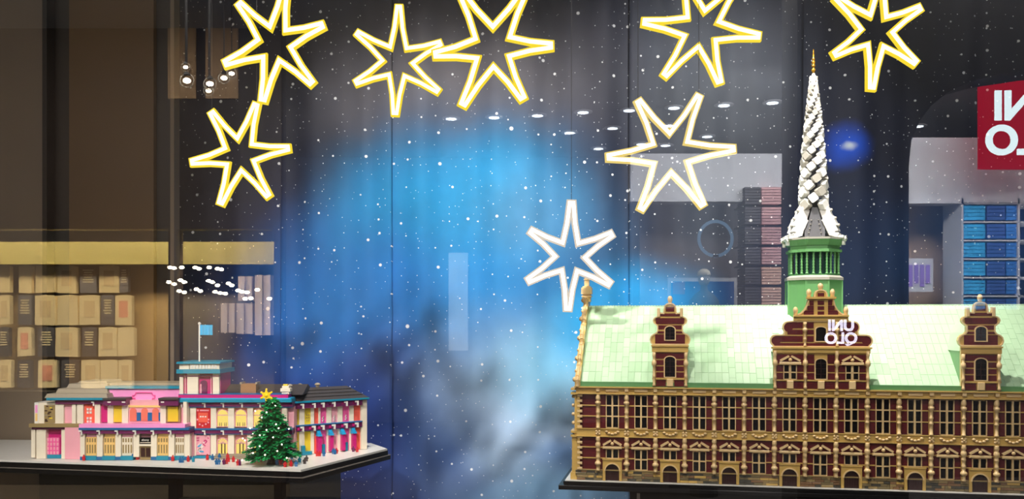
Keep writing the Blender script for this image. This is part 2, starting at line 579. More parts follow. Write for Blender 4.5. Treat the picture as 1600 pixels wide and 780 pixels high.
RZ = lz_at(1000, 479, RT)
# board under the hall
tray = thing('display_board', 'black display board with white top under the red brick hall', 'display board', (X0, Y0, ZB), TH)
MB().box(-0.088, XR + .08, -0.013, DEP + 0.06, -0.0026, -0.0004).build('top_plate', WHITE, tray)
MB().box(-0.092, XR + .084, -0.016, DEP + 0.064, -0.010, -0.0026).build('lower_lip', BLACK, tray)
MB().cham(-0.104, XR + .09, -0.026, DEP + 0.07, -0.024, -0.012, 0.0015).build('board', BLACK, tray)
MB().box(-0.09, XR + .08, -0.014, DEP + 0.06, -0.012, -0.010).build('shadow_gap', BLACKM, tray)
x985 = lx_at(984, 0.0)
ped = MB().box(x985, XR, -0.005, DEP, -ZB, -0.024).build('pedestal', BLACKM)
ped.location = (X0, Y0, ZB); ped.rotation_euler = (0, 0, TH)
tag(ped, 'black pedestal carrying the red brick hall', 'pedestal')
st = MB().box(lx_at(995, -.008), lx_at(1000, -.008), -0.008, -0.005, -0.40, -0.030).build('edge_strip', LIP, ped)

# --- wall
W = MB()
up0, up1 = HZ(346), HZ(138)
lo0, lo1 = HZ(600), HZ(396)
zplinth = HZ(603)
wy0, wy1 = 0.0, 0.014
hw = 39 * CU                           # half window opening
for k in range(NB):
    a, b = k * B, (k + 1) * B
    c = (a + b) / 2
    for z0, z1 in ((up0, up1), (HZ(598), HZ(470))):
        W.box(a, c - hw, wy0, wy1, z0, z1); W.box(c + hw, b, wy0, wy1, z0, z1)
    W.box(a, b, wy0, wy1, HZ(470), lo1)
W.box(XL + 0.004, 0, wy0, wy1, lo0, lo1); W.box(XL + 0.004, 0, wy0, wy1, up0, up1)
W.box(NB * B, XR, wy0, wy1, 0, up1)
W.box(XL, XL + 0.014, 0.0, DEP, 0, up1)        # left end wall
W.box(XR - 0.014, XR, 0.014, DEP, 0, up1)      # right end wall
W.box(XL, XR, DEP - 0.014, DEP, 0, up1)        # back wall
W.build('wall', DRED, hall)
MB().box(XL + .014, XR - .014, 0.014, 0.02, 0, up1).build('inner_lining', DARKBROWN, hall)

# --- plinth of single bricks
core = MB().box(XL, XR, 0.002, 0.014, 0, zplinth).build('plinth', OLIVE, hall)
brick_me = {}
def plinth_brick(m, n):
    key = (m.name, n)
    if key not in brick_me:
        brick_me[key] = MB().cham(0.0003, n * 0.0075 - 0.0003, -0.003, 0.002, 0.0003, zplinth / 4 - 0.0003, 0.0006).mesh('brick', m)
    return brick_me[key]
rnd = random.Random(3)
def door_span(x):
    k = int(math.floor(x / B))
    c = (k + .5) * B
    if 0 <= k < NB and k % 2 == 0 and abs(x - c) < 57 * CU:
        return c
    return None
for r in range(4):
    x = XL - 0.002 - rnd.choice((0, 0.004))
    while x < XR - 0.01:
        n = rnd.choice((1, 2, 2, 3, 3, 4))
        m = rnd.choices((OLIVE, GREYB, BROWNB, TAN, SAND), (5, 4, 3, 2, 4))[0]
        L_ = n * 0.0075
        c = door_span(x) or door_span(x + L_) or door_span(x + L_ / 2)
        if c is not None:
            if c - 57 * CU - x > 0.004:
                L2 = c - 57 * CU - x
                inst('brick', plinth_brick(m, n), core, (x, rnd.uniform(-.0006, .0006), r * zplinth / 4), None, (L2 / L_, 1, 1))
            x = c + 57 * CU + 1e-5
            continue
        inst('brick', plinth_brick(m, n), core, (x, rnd.uniform(-.0006, .0006), r * zplinth / 4))
        x += L_
MB().box(XL - .002, XR, -.004, .002, zplinth, zplinth + .003).build('plinth_moulding', SAND, hall)

# --- string courses (thin tan lines) one per bay and line
cour = MB().box(0, B / 2 - hw, -0.0022, 0.001, -0.0014, 0.0014).mesh('string_course', TAN)
endc = MB().box(XL + 0.01, 0, -0.0022, 0.001, -0.0014, 0.0014).mesh('string_course', TAN)
for v in (207, 272, 461, 527):
    inst('string_course', endc, hall, (0, 0, HZ(v)))
    for k in range(NB):
        for s in (k * B, k * B + B / 2 + hw):
            inst('string_course', cour, hall, (s, 0, HZ(v)))
MB().box(XL, XR, -0.003, 0.001, HZ(602), HZ(596)).build('string_course', TAN, hall)

# --- windows with panes
def win_mesh(zt, zb, transoms, full=True):
    f = MB(); y0, y1 = -0.0026, 0.006
    H2 = (zt - zb) / 2
    f.box(-hw, -hw + 5 * CU, y0, y1, -H2, H2); f.box(hw - 5 * CU, hw, y0, y1, -H2, H2)
    f.box(-5 * CU, 5 * CU, y0 - .001, y1, -H2, H2)
    f.box(-hw, hw, y0, y1, H2 - 5 * CV, H2); f.box(-hw, hw, y0, y1, -H2, -H2 + 5 * CV)
    zc = (zt + zb) / 2
    for t in transoms:
        f.box(-hw, hw, y0 - .0005, y1, t - zc - 3.5 * CV, t - zc + 3.5 * CV)
    return f.mesh('window', LTAN), zc
wu, zcu = win_mesh(HZ(141), HZ(345), (HZ(207), HZ(272)))
wl, zcl = win_mesh(HZ(470), HZ(597), (HZ(531),))
wd, zcd = win_mesh(HZ(470), HZ(530), ())
def pane_mesh(w, h):
    return MB().cham(-w / 2, w / 2, 0.001, 0.008, -h / 2, h / 2, 0.0012).mesh('pane', DGLASS)
pu = pane_mesh(29 * CU, 62 * CV); pl = pane_mesh(29 * CU, 56 * CV); pd = pane_mesh(29 * CU, 56 * CV)
for k in range(NB):
    c = (k + .5) * B
    o = inst('window', wu, hall, (c, 0, zcu))
    for v in (174, 240, 308):
        for s in (-1, 1):
            inst('pane', pu, o, (s * 19.5 * CU, 0, HZ(v) - zcu))
    if k % 2:
        o = inst('window', wl, hall, (c, 0, zcl))
        for v in (500, 563):
            for s in (-1, 1):
                inst('pane', pl, o, (s * 19.5 * CU, 0, HZ(v) - zcl))
    else:
        o = inst('window', wd, hall, (c, 0, zcd))
        for s in (-1, 1):
            inst('pane', pd, o, (s * 19.5 * CU, 0, HZ(500) - zcd))

# --- doors
def arch_poly(hwid, zb, zs, seg=10, rise=None):
    rise = rise or hwid
    p = [(-hwid, zb), (hwid, zb)]
    for i in range(seg + 1):
        a = PI * i / seg
        p.append((hwid * math.cos(a), zs + rise * math.sin(a)))
    return p
sur = MB()
dh = 41 * CU
ow = 57 * CU
zt = HZ(531)
arc = arch_poly(dh, 0.0004, HZ(602))[2:]          # right to left over the arch
n = len(arc)
for i in range(n - 1):
    (xa, za), (xb, zb) = arc[i], arc[i + 1]
    sur.prism([(xa, za), (xa, zt), (xb, zt), (xb, zb)], -0.006, 0.004)
sur.box(-ow, -dh, -0.006, 0.004, 0.0004, zt); sur.box(dh, ow, -0.006, 0.004, 0.0004, zt)
sur.box(-ow - .001, ow + .001, -0.0085, 0.004, zt - 6 * CV, zt)
sur_me = sur.mesh('door_surround', TAN)
leaf = MB().prism(arch_poly(dh + .001, 0.0004, HZ(602)), -0.001, 0.003)
for i in range(-2, 3):
    leaf.box(i * 14 * CU - .0003, i * 14 * CU + .0003, -0.0016, 0, 0.001, HZ(600))
leaf_me = leaf.mesh('door_leaf', DARKBROWN)
arch_band = MB()
for i in range(n - 1):
    (xa, za), (xb, zb) = arc[i], arc[i + 1]
    zs = HZ(602)
    s = 1.18
    arch_band.prism([(xa, za), (xa * s, zs + (za - zs) * s), (xb * s, zs + (zb - zs) * s), (xb, zb)], -0.0085, -0.005)
ab_me = arch_band.mesh('arch_moulding', LTAN)
for k in range(0, NB, 2):
    c = (k + .5) * B
    d = inst('door', leaf_me, hall, (c, 0, 0))
    inst('door_surround', sur_me, d); inst('arch_moulding', ab_me, d)

# --- pilasters
def pil(vals, zt, zb):
    p = []
    for v, r in vals:
        p.append((r * CU, HZ(v)))
    return p
up_prof = [(346, 12), (338, 12), (336, 9), (285, 9), (283, 12), (276, 12), (270, 9), (258, 9), (252, 12), (244, 13), (238, 9), (206, 9), (203, 13), (198, 13),
           (194, 17), (184, 17), (179, 10), (175, 10), (170, 14), (160, 15), (150, 13), (146, 12), (136, 12)]
lo_prof = [(603, 12), (594, 12), (590, 9), (572, 9), (568, 14), (564, 19), (554, 19), (548, 14), (545, 9), (528, 9), (524, 12), (514, 12), (508, 9), (488, 9),
           (484, 12), (474, 12), (470, 9), (462, 12), (456, 15), (446, 17), (436, 15), (430, 10), (424, 10), (420, 13), (410, 14), (402, 12), (396, 12)]
up_me = MB().lathe(pil(up_prof, 0, 0), 10).mesh('pilaster', LTAN, True)
lo_me = MB().lathe(pil(lo_prof, 0, 0), 10).mesh('pilaster', LTAN, True)
bk_u = MB().box(-12 * CU, 12 * CU, -0.003, 0.001, up0, up1).mesh('backing_strip', TAN)
bk_l = MB().box(-12 * CU, 12 * CU, -0.003, 0.001, lo0, lo1).mesh('backing_strip', TAN)
for k in range(NB + 1):
    for me, bk in ((up_me, bk_u), (lo_me, bk_l)):
        o = inst('pilaster', me, hall, (k * B, -0.006, 0))
        inst('backing_strip', bk, o, (0, 0.006, 0))

# --- band with rosettes and garlands, cornice frieze
bandz0, bandz1 = HZ(397), HZ(345)
bnd = MB()
bnd.box(XL - .002, XR, -0.005, 0.012, bandz0, bandz1)
bnd.box(XL - .004, XR, -0.008, 0.0, bandz0, bandz0 + 6 * CV)
bnd.box(XL - .004, XR, -0.008, 0.0, bandz1 - 5 * CV, bandz1)
bnd.build('middle_band', TAN, hall)
ro = MB()
for i in range(4):
    a = PI / 4 + i * PI / 2
    ro.ball((11.5 * CU * math.cos(a), -0.0075, 11.5 * CU * math.sin(a)), 7.8 * CU, 8, 5, 1, .5, 1)
ro.ball((0, -0.010, 0), 5 * CU, 8, 5, 1, .6, 1)
ro_me = ro.mesh('rosette', LTAN, True)
ga = MB()
for i, (dx, dz) in enumerate(((-34, 7), (-19, -3), (0, -7), (19, -3), (34, 7))):
    ga.ball((dx * CU, -0.0075, dz * CV), 10 * CU, 8, 6, 1.0, .8, .72)
ga_me = ga.mesh('garland', LTAN, True)
pe = MB()
pz = HZ(468)
pe.bar((-54 * CU, HZ(446) - pz), (-8 * CU, HZ(418) - pz), 12 * CV, -0.009, 0.0)
pe.bar((54 * CU, HZ(446) - pz), (8 * CU, HZ(418) - pz), 12 * CV, -0.009, 0.0)
pe.cham(-57 * CU, 57 * CU, -0.010, 0.0, 0, 14 * CV, .0008)
pe_me = pe.mesh('pediment', LTAN)
pb = MB().ball((0, -0.008, HZ(437) - pz), 11 * CU, 10, 7).mesh('pediment_ball', LTAN, True)
zm = (bandz0 + bandz1) / 2
for k in range(NB + 1):
    inst('rosette', ro_me, hall, (k * B, 0, zm))
for k in range(NB):
    c = (k + .5) * B
    inst('garland', ga_me, hall, (c, 0, zm))
    o = inst('pediment', pe_me, hall, (c, 0, pz))
    inst('pediment_ball', pb, o)
fr = MB()
fz0, fz1 = HZ(137), HZ(90)
fr.box(XL - .004, XR, -0.008, 0.014, fz0, fz1)
fr.box(XL - .008, XR, -0.016, 0.014, fz1 - 8 * CV, fz1)
fr.box(XL - .006, XR, -0.012, 0.014, fz0, fz0 + 7 * CV)
fr.build('cornice', TAN, hall)
fp = MB().cham(-38 * CU, 38 * CU, -0.0108, -0.004, -8 * CV, 8 * CV, .0006).mesh('frieze_plate', LTAN)
fq = MB().cham(-11 * CU, 11 * CU, -0.0135, -0.004, -9 * CV, 12 * CV, .0006).mesh('frieze_block', LTAN)
for k in range(NB + 1):
    inst('frieze_block', fq, hall, (k * B, 0, HZ(111)))
    if k < NB:
        inst('frieze_plate', fp, hall, ((k + .5) * B, 0, HZ(113)))
MB().box(XL + .004, XR, -0.010, 0.020, fz1, HZ(62)).build('eave', EAVE, hall)

# --- quoins on the left corner
qa = MB().cham(0, 16 * CU, -0.004, 0.006, 0.0004, 15.6 * CV, .0007).mesh('quoin', TAN)
qb = MB().cham(0, 30 * CU, -0.005, 0.006, 0.0004, 15.6 * CV, .0007).mesh('quoin', LTAN)
for z0, nq in ((lo0, 13), (up0, 13)):
    for i in range(nq):
        inst('quoin', qa if i % 2 else qb, hall, (XL - .001, 0, z0 + i * 15.8 * CV))
# --- left end buttress with mouldings, seen edge-on
bt = MB()
bt.box(XL - 0.016, XL, 0.004, 0.05, 0, lo1)
bt.box(XL - 0.020, XL, 0.001, 0.055, 0, zplinth * .7)
bt.box(XL - 0.009, XL, 0.004, 0.05, lo1, fz0)
for z in (lo1, zm, fz0, fz0 + .012):
    bt.box(XL - 0.019, XL, 0.0, 0.056, z - .003, z + .003)
bt.build('corner_buttress', TAN, hall)
be = MB()
for i in range(9):
    be.ball((XL - .014, .02, 0.03 + i * 0.024), 0.005, 8, 6)
be.build('buttress_bead', LTAN, hall, smooth=True)
# --- stepped and scrolled left gable
def mirror_poly(pts):
    return pts + [(-x, z) for x, z in reversed(pts) if abs(x) > 1e-6]
def smooth_half(pts):
    return pts
RW = RT + 0.012
ez = fz1
rise = RZ - ez
prof = [(RW, ez), (RW + .002, ez + .01), (RW - .003, ez + .026), (RW - .016, ez + .036), (RW - .028, ez + .040)]
def gprof():
    p = [(RW + .004, ez)]
    for i in range(4):
        y = RW - i * (RW - .03) / 4
        z = ez + i * rise / 4
        h = rise / 4
        p += [(y + .004, z + .006), (y + .006, z + .016), (y + .002, z + .026), (y - .008, z + .031), (y - .014, z + .034), (y - .022, z + .040), (y - .030, z + h - .002)]
    p += [(.032, ez + rise + .004), (.030, ez + rise + .020), (.016, ez + rise + .026), (0, ez + rise + .028)]
    return p
gp = [(x, z) for x, z in gprof()]
gpl = mirror_poly(gp)
g = MB(Matrix(((0, 1, 0, 0), (1, 0, 0, RT), (0, 0, 1, 0), (0, 0, 0, 1))))
g.prism(gpl, XL - .006, XL + .008)
gable_l = g.build('end_gable', TAN, hall)
cp = MB()
for i in range(len(gp) - 1):
    (ya, za), (yb, zb) = gp[i], gp[i + 1]
    cp.tube([(XL + .001, RT - ya, za), (XL + .001, RT - yb, zb)], 0.0045, 8)
cp.build('gable_coping', LTAN, gable_l)
bl = MB()
for i in range(5):
    y = RW - i * (RW - .03) / 4
    z = ez + i * rise / 4
    bl.ball((XL - .006, RT - y + .004, z + .018), .0075, 10, 7)
    bl.ball((XL - .004, RT - y + .022, z + .040), .0055, 10, 7)
bl.build('gable_ball', LTAN, gable_l, smooth=True)
fz = ez + rise + .026
fb_ = MB()
for hw_, za, zb in ((.012, -.012, .002), (.0145, .002, .006), (.0115, .006, .010), (.0155, .010, .030), (.0115, .030, .034), (.007, .034, .052), (.0085, .052, .056)):
    fb_.box(XL + .001 - hw_, XL + .001 + hw_, RT - hw_, RT + hw_, fz + za, fz + zb)
fb_.ball((XL + .001, RT, fz + .058), .007, 10, 7)
fb_.build('gable_finial', LTAN, gable_l)

# --- roof
SL = math.atan2(RZ - HZ(66), RT - 0.004)
rl = math.hypot(RZ - HZ(66), RT - 0.004)
roof = MB()
roof.add([(XL + .008, 0.004, HZ(66)), (XR, 0.004, HZ(66)), (XR, RT, RZ), (XL + .008, RT, RZ), (XL + .008, DEP, HZ(66)), (XR, DEP, HZ(66))],
         [(0, 1, 2, 3), (3, 2, 5, 4), (0, 3, 4), (1, 5, 2), (0, 4, 5, 1)])
roof_o = roof.build('roof', ROOFC, hall)
NR, TW = 8, 0.0176
tiles = [MB().cham(0.0002, TW - .0002, -0.0014, 0.001, 0.0002, rl / NR - .0002, .0005).mesh('tile', m) for m in (ROOFA, ROOFB, ROOFC)]
rest = MB()
cell = 0
rt = random.Random(11)
ncol = int((XR - XL - .012) / TW)
dormers = []   # (x centre, half width, top z)
def in_dormer(x, z):
    for c, h_, t in dormers:
        if abs(x - c) < h_ and z < t:
            return True
    return False
dormers += [(2.5 * B, .6 * B - .01, .33), (12.5 * B, .6 * B - .01, .33), (7.5 * B, 1.56 * B - .012, .40)]
rotx = SL - PI / 2
for i in range(ncol):
    off = rt.choice((0, 0, .5)) * rl / NR
    for j in range(-1, NR):
        s0 = j * rl / NR + off
        s1 = s0 + rl / NR
        a, b = max(0, s0), min(rl, s1)
        if b - a < 0.002:
            continue
        x = XL + .010 + i * TW
        z = HZ(66) + a * math.sin(SL); y = .004 + a * math.cos(SL)
        if in_dormer(x + TW / 2, z + (b - a) * .5):
            continue
        lift = rt.uniform(0, .0006)
        if cell < 300:
            o = inst('tile', rt.choice(tiles), roof_o, (x, y - lift, z), (-(PI / 2 - SL), 0, 0), (1, 1, (b - a) / (rl / NR)))
            cell += 1
        else:
            R_ = Matrix.Translation((x, y - lift, z)) @ Matrix.Rotation(-(PI / 2 - SL), 4, 'X')
            rest.M = R_
            rest.cham(0.0002, TW - .0002, -0.0014, 0.001, 0.0002, (b - a) - .0002, .0005)
ro_ = rest.build('roof_tiles', ROOFA, hall)
tag(ro_, kind='stuff')
rd = MB()
xx = XL + .012
while xx < XR - .01:
    rd.box(xx, xx + .006, RT - .004, RT + .004, RZ - .002, RZ + .003)
    xx += .008
tag(rd.build('ridge_studs', ROOFB, hall), kind='stuff')

# --- gables in front of the roof
def offset_ring(poly, d):
    """simple inward offset of a closed polygon"""
    n = len(poly)
    area = sum(poly[i][0] * poly[(i + 1) % n][1] - poly[(i + 1) % n][0] * poly[i][1] for i in range(n))
    sg = 1 if area > 0 else -1
    out = []
    for i in range(n):
        p0, p1, p2 = Vector(poly[i - 1]), Vector(poly[i]), Vector(poly[(i + 1) % n])
        a = (p1 - p0).normalized(); b = (p2 - p1).normalized()
        na = Vector((-a.y, a.x)) * sg; nb = Vector((-b.y, b.x)) * sg
        m = na + nb
        m = m / max(0.45, m.length_squared / 2) if m.length > 1e-6 else na
        m = m / 1.0
        out.append((p1.x + m.x * d / 1.0 * 1.0, p1.y + m.y * d))
    return out
def rim(mb, poly, d, y0, y1):
    ins = offset_ring(poly, d)
    n = len(poly)
    for i in range(n):
        j = (i + 1) % n
        mb.prism([poly[i], poly[j], ins[j], ins[i]], y0, y1)

def arch_window(par, c, hwid, zb, zs, rise, yf, bars=True):
    fr = MB()
    arcp = arch_poly(hwid, zb, zs, 8, rise)
    inn = arch_poly(hwid - .0028, zb + .0022, zs, 8, rise - .0026)
    n = len(arcp)
    for i in range(n):
        j = (i + 1) % n
        fr.prism([arcp[i], arcp[j], inn[j], inn[i]], yf - .003, yf + .004)
    inst('window_frame', fr.mesh('window_frame', LTAN), par, (c, 0, 0))
    pn = MB().prism(inn, yf - .0005, yf + .004)
    inst('window_pane', pn.mesh('window_pane', DGLASS), par, (c, 0, 0))
    if bars:
        b_ = MB()
        b_.box(-.0006, .0006, yf - .0014, yf, zb, zs + rise - .002)
        nb = 3
        for i in range(1, nb + 1):
            z = zb + (zs + rise - zb) * i / (nb + 1)
            b_.box(-hwid + .002, hwid - .002, yf - .0014, yf, z - .0005, z + .0005)
        inst('glazing_bar', b_.mesh('glazing_bar', DARKBROWN), par, (c, 0, 0))

def mini_pilaster(par, x, z0, z1, r, yf):
    H = z1 - z0
    p = [(r * .9, 0), (r * .9, .06), (r * .65, .08), (r * .65, .25), (r * .95, .27), (r * .95, .33), (r * .65, .36), (r * .65, .58), (r * 1.3, .62), (r * 1.45, .68),
         (r * 1.2, .74), (r * .7, .76), (r * .7, .84), (r, .88), (r, 1.0)]
    inst('pilaster', MB().lathe([(a, z0 + b * H) for a, b in p], 8).mesh('pilaster', LTAN, True), par, (x, yf - .004, 0))

def red(par, x0, x1, z0, z1, yf):
    if z1 < z0: z0, z1 = z1, z0
    inst('brick_panel', MB().box(x0, x1, yf - .0012, yf + .002, z0, z1).mesh('brick_panel', DRED), par)

def small_gable(kc):
    cx = kc * B
    u = B / 180.0
    zc = lambda v: HZ(90) + (710 - v) * .000412
    half = [(108, 440), (120, 428), (126, 406), (120, 384), (106, 370), (90, 364), (80, 350), (80, 320), (90, 310), (102, 300), (107, 284), (101, 268), (90, 260), (80, 257),
            (80, 214), (62, 214), (60, 232), (42, 234), (40, 204), (34, 186), (20, 174), (0, 170)]
    hp = [(a * u, zc(b)) for a, b in half]
    poly = mirror_poly(hp)
    yf = -0.010
    plate = MB().prism(poly, yf, yf + .012)
    plate.box(-107 * u, 107 * u, yf, yf + .012, zc(708), zc(440))
    g = plate.build('gable', TAN, hall, (cx, 0, 0))
    r = MB(); rim(r, poly, 8 * u, yf - .0025, yf + .001)
    inst('gable_rim', r.mesh('gable_rim', LTAN), g)
    c = MB()
    c.box(-112 * u, 112 * u, yf - .005, yf, zc(484), zc(440)); c.box(-116 * u, 116 * u, yf - .008, yf, zc(450), zc(440))
    c.box(-110 * u, 110 * u, yf - .004, yf, zc(660), zc(650))
    inst('gable_cornice', c.mesh('gable_cornice', TAN), g)
    for v0, v1, h in ((372, 434, 92), (352, 366, 76), (314, 340, 74), (268, 306, 88), (238, 256, 66)):
        red(g, -h * u, h * u, zc(v1), zc(v0), yf)
    red(g, -26 * u, 26 * u, zc(226), zc(196), yf)
    for v0, v1 in ((490, 528), (536, 568), (576, 606), (614, 648), (662, 704)):
        x1 = 36 if v0 > 525 else 84
        if v0 == 662: x1 = 26
        red(g, -86 * u, -x1 * u if v0 != 490 else 86 * u, zc(v1), zc(v0), yf)
        if v0 != 490: red(g, x1 * u, 86 * u, zc(v1), zc(v0), yf)
    arch_window(g, 0, 38 * u, zc(648), zc(534), 26 * u, yf - .001)
    arch_window(g, 0, 36 * u, zc(412), zc(342), 26 * u, yf - .001)
    inst('planter_block', MB().cham(-20 * u, 20 * u, yf - .006, yf, zc(704), zc(656), .001).mesh('planter_block', LTAN), g)
    for s in (-1, 1):
        mini_pilaster(g, s * 98 * u, zc(704), zc(486), 11 * u, yf)
        inst('gable_post', MB().cham(-9 * u, 9 * u, yf - .004, yf + .012, zc(262), zc(204), .001).mesh('gable_post', LTAN), g, (s * 70 * u, 0, 0))
    inst('gable_finial', MB().lathe([(12 * u, 0), (12 * u, .004), (15 * u, .007), (15 * u, .012), (11 * u, .016), (6 * u, .018)], 10, 0, yf + .006, zc(170)).mesh('gable_finial', LTAN, True), g)
    # dormer body and roof running back into the main roof
    yb = .004 + (zc(420) - HZ(66)) / math.tan(SL)
    d = MB().box(-100 * u, 100 * u, yf + .012, yb, zc(705), zc(470))
    inst('dormer_wall', d.mesh('dormer_wall', SGREEN), g)
    yb2 = min(RT, .004 + (zc(290) - HZ(66)) / math.tan(SL))
    d = MB().prism([(-106 * u, zc(470)), (106 * u, zc(470)), (60 * u, zc(360)), (0, zc(290)), (-60 * u, zc(360))], yf + .012, yb2)
    inst('dormer_roof', d.mesh('dormer_roof', ROOFA), g)
small_gable(2.5)
small_gable(12.5)

def main_gable():
    cx = 7.5 * B
    u = B / 209.0
    zc = lambda v: HZ(90) + (715 - v) * .0003788
    yf = -0.012
    def C(x0, z0, r, a0, a1, n=7):
        return [(x0 + r * math.cos(math.radians(a0 + (a1 - a0) * i / n)), z0 + r * -math.sin(math.radians(a0 + (a1 - a0) * i / n))) for i in range(n + 1)]
    half = [(322, 432)] + C(304, 388, 42, -60, 88) + [(262, 346), (252, 344)] + C(218, 298, 42, -40, 80) + [(205, 254), (184, 252)]
    hp = [(a * u, zc(b)) for a, b in half] + [(0, zc(252))]
    poly = mirror_poly(hp[:-1])
    t3 = [(182, 222), (182, 214), (160, 212), (134, 198), (112, 176), (98, 150), (88, 112), (96, 106), (96, 94), (46, 92), (44, 70), (34, 52), (18, 44), (0, 42)]
    p3 = mirror_poly([(a * u, zc(b)) for a, b in t3])
    plate = MB().prism(poly, yf, yf + .014)
    plate.prism(p3, yf, yf + .014)
    plate.box(-184 * u, 184 * u, yf - .003, yf + .014, zc(258), zc(220))
    plate.box(-322 * u, 322 * u, yf, yf + .014, zc(714), zc(432))
    g = plate.build('gable', TAN, hall, (cx, 0, 0))
    r = MB(); rim(r, poly, 9 * u, yf - .003, yf + .001); rim(r, p3, 9 * u, yf - .003, yf + .001)
    inst('gable_rim', r.mesh('gable_rim', LTAN), g)
    c = MB()
    c.box(-328 * u, 328 * u, yf - .006, yf, zc(470), zc(432)); c.box(-338 * u, 338 * u, yf - .010, yf, zc(442), zc(430))
    c.box(-186 * u, 186 * u, yf - .008, yf, zc(226), zc(216)); c.box(-100 * u, 100 * u, yf - .008, yf, zc(106), zc(92))
    c.box(-325 * u, 325 * u, yf - .004, yf, zc(660), zc(652))
    inst('gable_cornice', c.mesh('gable_cornice', TAN), g)
    # tier 1
    for (a, b) in ((-300, -118), (-94, 94), (118, 300)):
        mid = (a + b) / 2
        side = a != -94
        ww = 46 if side else 42
        if side:
            red(g, a * u, b * u, zc(542), zc(480), yf)
        else:
            red(g, a * u, -44 * u, zc(542), zc(480), yf); red(g, 44 * u, b * u, zc(542), zc(480), yf)
        for v0, v1 in ((552, 598), (606, 650)):
            red(g, a * u, (mid - ww) * u, zc(v1), zc(v0), yf); red(g, (mid + ww) * u, b * u, zc(v1), zc(v0), yf)
        red(g, a * u, (mid - 24) * u, zc(712), zc(664), yf); red(g, (mid + 24) * u, b * u, zc(712), zc(664), yf)
        inst('planter_block', MB().cham(-22 * u, 22 * u, yf - .008, yf, zc(712), zc(658), .001).mesh('planter_block', LTAN), g, (mid * u, 0, 0))
        if side:
            fr_ = MB()
            fr_.box(-46 * u, -40 * u, yf - .004, yf, zc(650), zc(556)); fr_.box(40 * u, 46 * u, yf - .004, yf, zc(650), zc(556))
            fr_.box(-8 * u, 8 * u, yf - .004, yf, zc(650), zc(556)); fr_.box(-46 * u, 46 * u, yf - .004, yf, zc(606), zc(598))
            fr_.box(-46 * u, 46 * u, yf - .004, yf, zc(654), zc(646))
            inst('window_frame', fr_.mesh('window_frame', LTAN), g, (mid * u, 0, 0))
            for s in (-24, 24):
                for v0, v1 in ((556, 598), (606, 646)):
                    inst('window_pane', MB().cham(-16 * u, 16 * u, yf - .0014, yf + .002, zc(v1), zc(v0), .0006).mesh('window_pane', DGLASS), g, ((mid + s) * u, 0, 0))
            p_ = MB()
            p_.bar((-68 * u, zc(524)), (-8 * u, zc(492)), 14 * u, yf - .009, yf); p_.bar((68 * u, zc(524)), (8 * u, zc(492)), 14 * u, yf - .009, yf)
            p_.cham(-74 * u, 74 * u, yf - .010, yf, zc(550), zc(532), .0008)
            p_.ball((0, yf - .006, zc(517)), 13 * u, 10, 7)
            inst('pediment', p_.mesh('pediment', LTAN), g, (mid * u, 0, 0))
        else:
            arch_window(g, 0, 44 * u, zc(650), zc(534), 32 * u, yf - .001)
    for x in (-312, -106, 106, 312):
        mini_pilaster(g, x * u, zc(714), zc(455), 13 * u, yf)
    # tier 2
    red(g, -318 * u, 318 * u, zc(428), zc(404), yf)
    for s in (-1, 1):
        a, b = sorted((s * 122, s * 310)); red(g, a * u, b * u, zc(396), zc(356), yf)
        for v0, v1 in ((264, 304), (314, 346)):
            a, b = sorted((s * 122, s * (236 if v0 < 300 else 226))); red(g, a * u, b * u, zc(v1), zc(v0), yf)
        for v0, v1 in ((264, 304), (314, 346), (356, 396)):
            a, b = sorted((s * 48, s * 94)); red(g, a * u, b * u, zc(v1), zc(v0), yf)
        mini_pilaster(g, s * 108 * u, zc(426), zc(262), 12 * u, yf)
        o = MB().prism([(31 * u * math.cos(PI * i / 9), 31 * u * math.sin(PI * i / 9)) for i in range(18)], yf - .0018, yf)
        o = o.mesh('scroll_disc', DRED)
        inst('scroll_disc', o, g, (s * 304 * u, 0, zc(388)))
        inst('scroll_disc', o, g, (s * 220 * u, 0, zc(298)))
    arch_window(g, 0, 42 * u, zc(396), zc(314), 26 * u, yf - .001, False)
    # tier 3
    for v0, v1 in ((118, 146), (156, 180), (190, 214)):
        red(g, -22 * u, 22 * u, zc(v1), zc(v0), yf)
    for s in (-1, 1):
        for i, (v0, v1, h) in enumerate(((116, 150, 76), (152, 182, 92), (184, 214, 116))):
            a, b = sorted((s * 48, s * h)); red(g, a * u, b * u, zc(v1), zc(v0), yf)
        inst('gable_ball', MB().lathe([(14 * u, 0), (14 * u, .006), (17 * u, .009), (17 * u, .015), (11 * u, .019), (4 * u, .021)], 10, 0, yf + .004, 0).mesh('gable_ball', LTAN, True), g, (s * 170 * u, 0, zc(214)))
        inst('gable_ball', MB().lathe([(14 * u, 0), (14 * u, .006), (17 * u, .009), (17 * u, .015), (11 * u, .019), (4 * u, .021)], 10, 0, yf + .004, 0).mesh('gable_ball', LTAN, True), g, (s * 80 * u, 0, zc(94)))
    red(g, -22 * u, 22 * u, zc(90), zc(66), yf)
    inst('gable_finial', MB().lathe([(14 * u, 0), (14 * u, .003), (19 * u, .006), (19 * u, .012), (13 * u, .015), (4 * u, .017)], 10, 0, yf + .006, zc(44)).mesh('gable_finial', LTAN, True), g)
    yb = .004 + (zc(430) - HZ(66)) / math.tan(SL)
    inst('dormer_wall', MB().box(-300 * u, 300 * u, yf + .014, yb, zc(710), zc(470)).mesh('dormer_wall', SGREEN), g)
    inst('dormer_roof', MB().prism([(-310 * u, zc(470)), (310 * u, zc(470)), (200 * u, zc(330)), (60 * u, zc(215)), (-60 * u, zc(215)), (-200 * u, zc(330))], yf + .014, RT).mesh('dormer_roof', ROOFA), g)
main_gable()

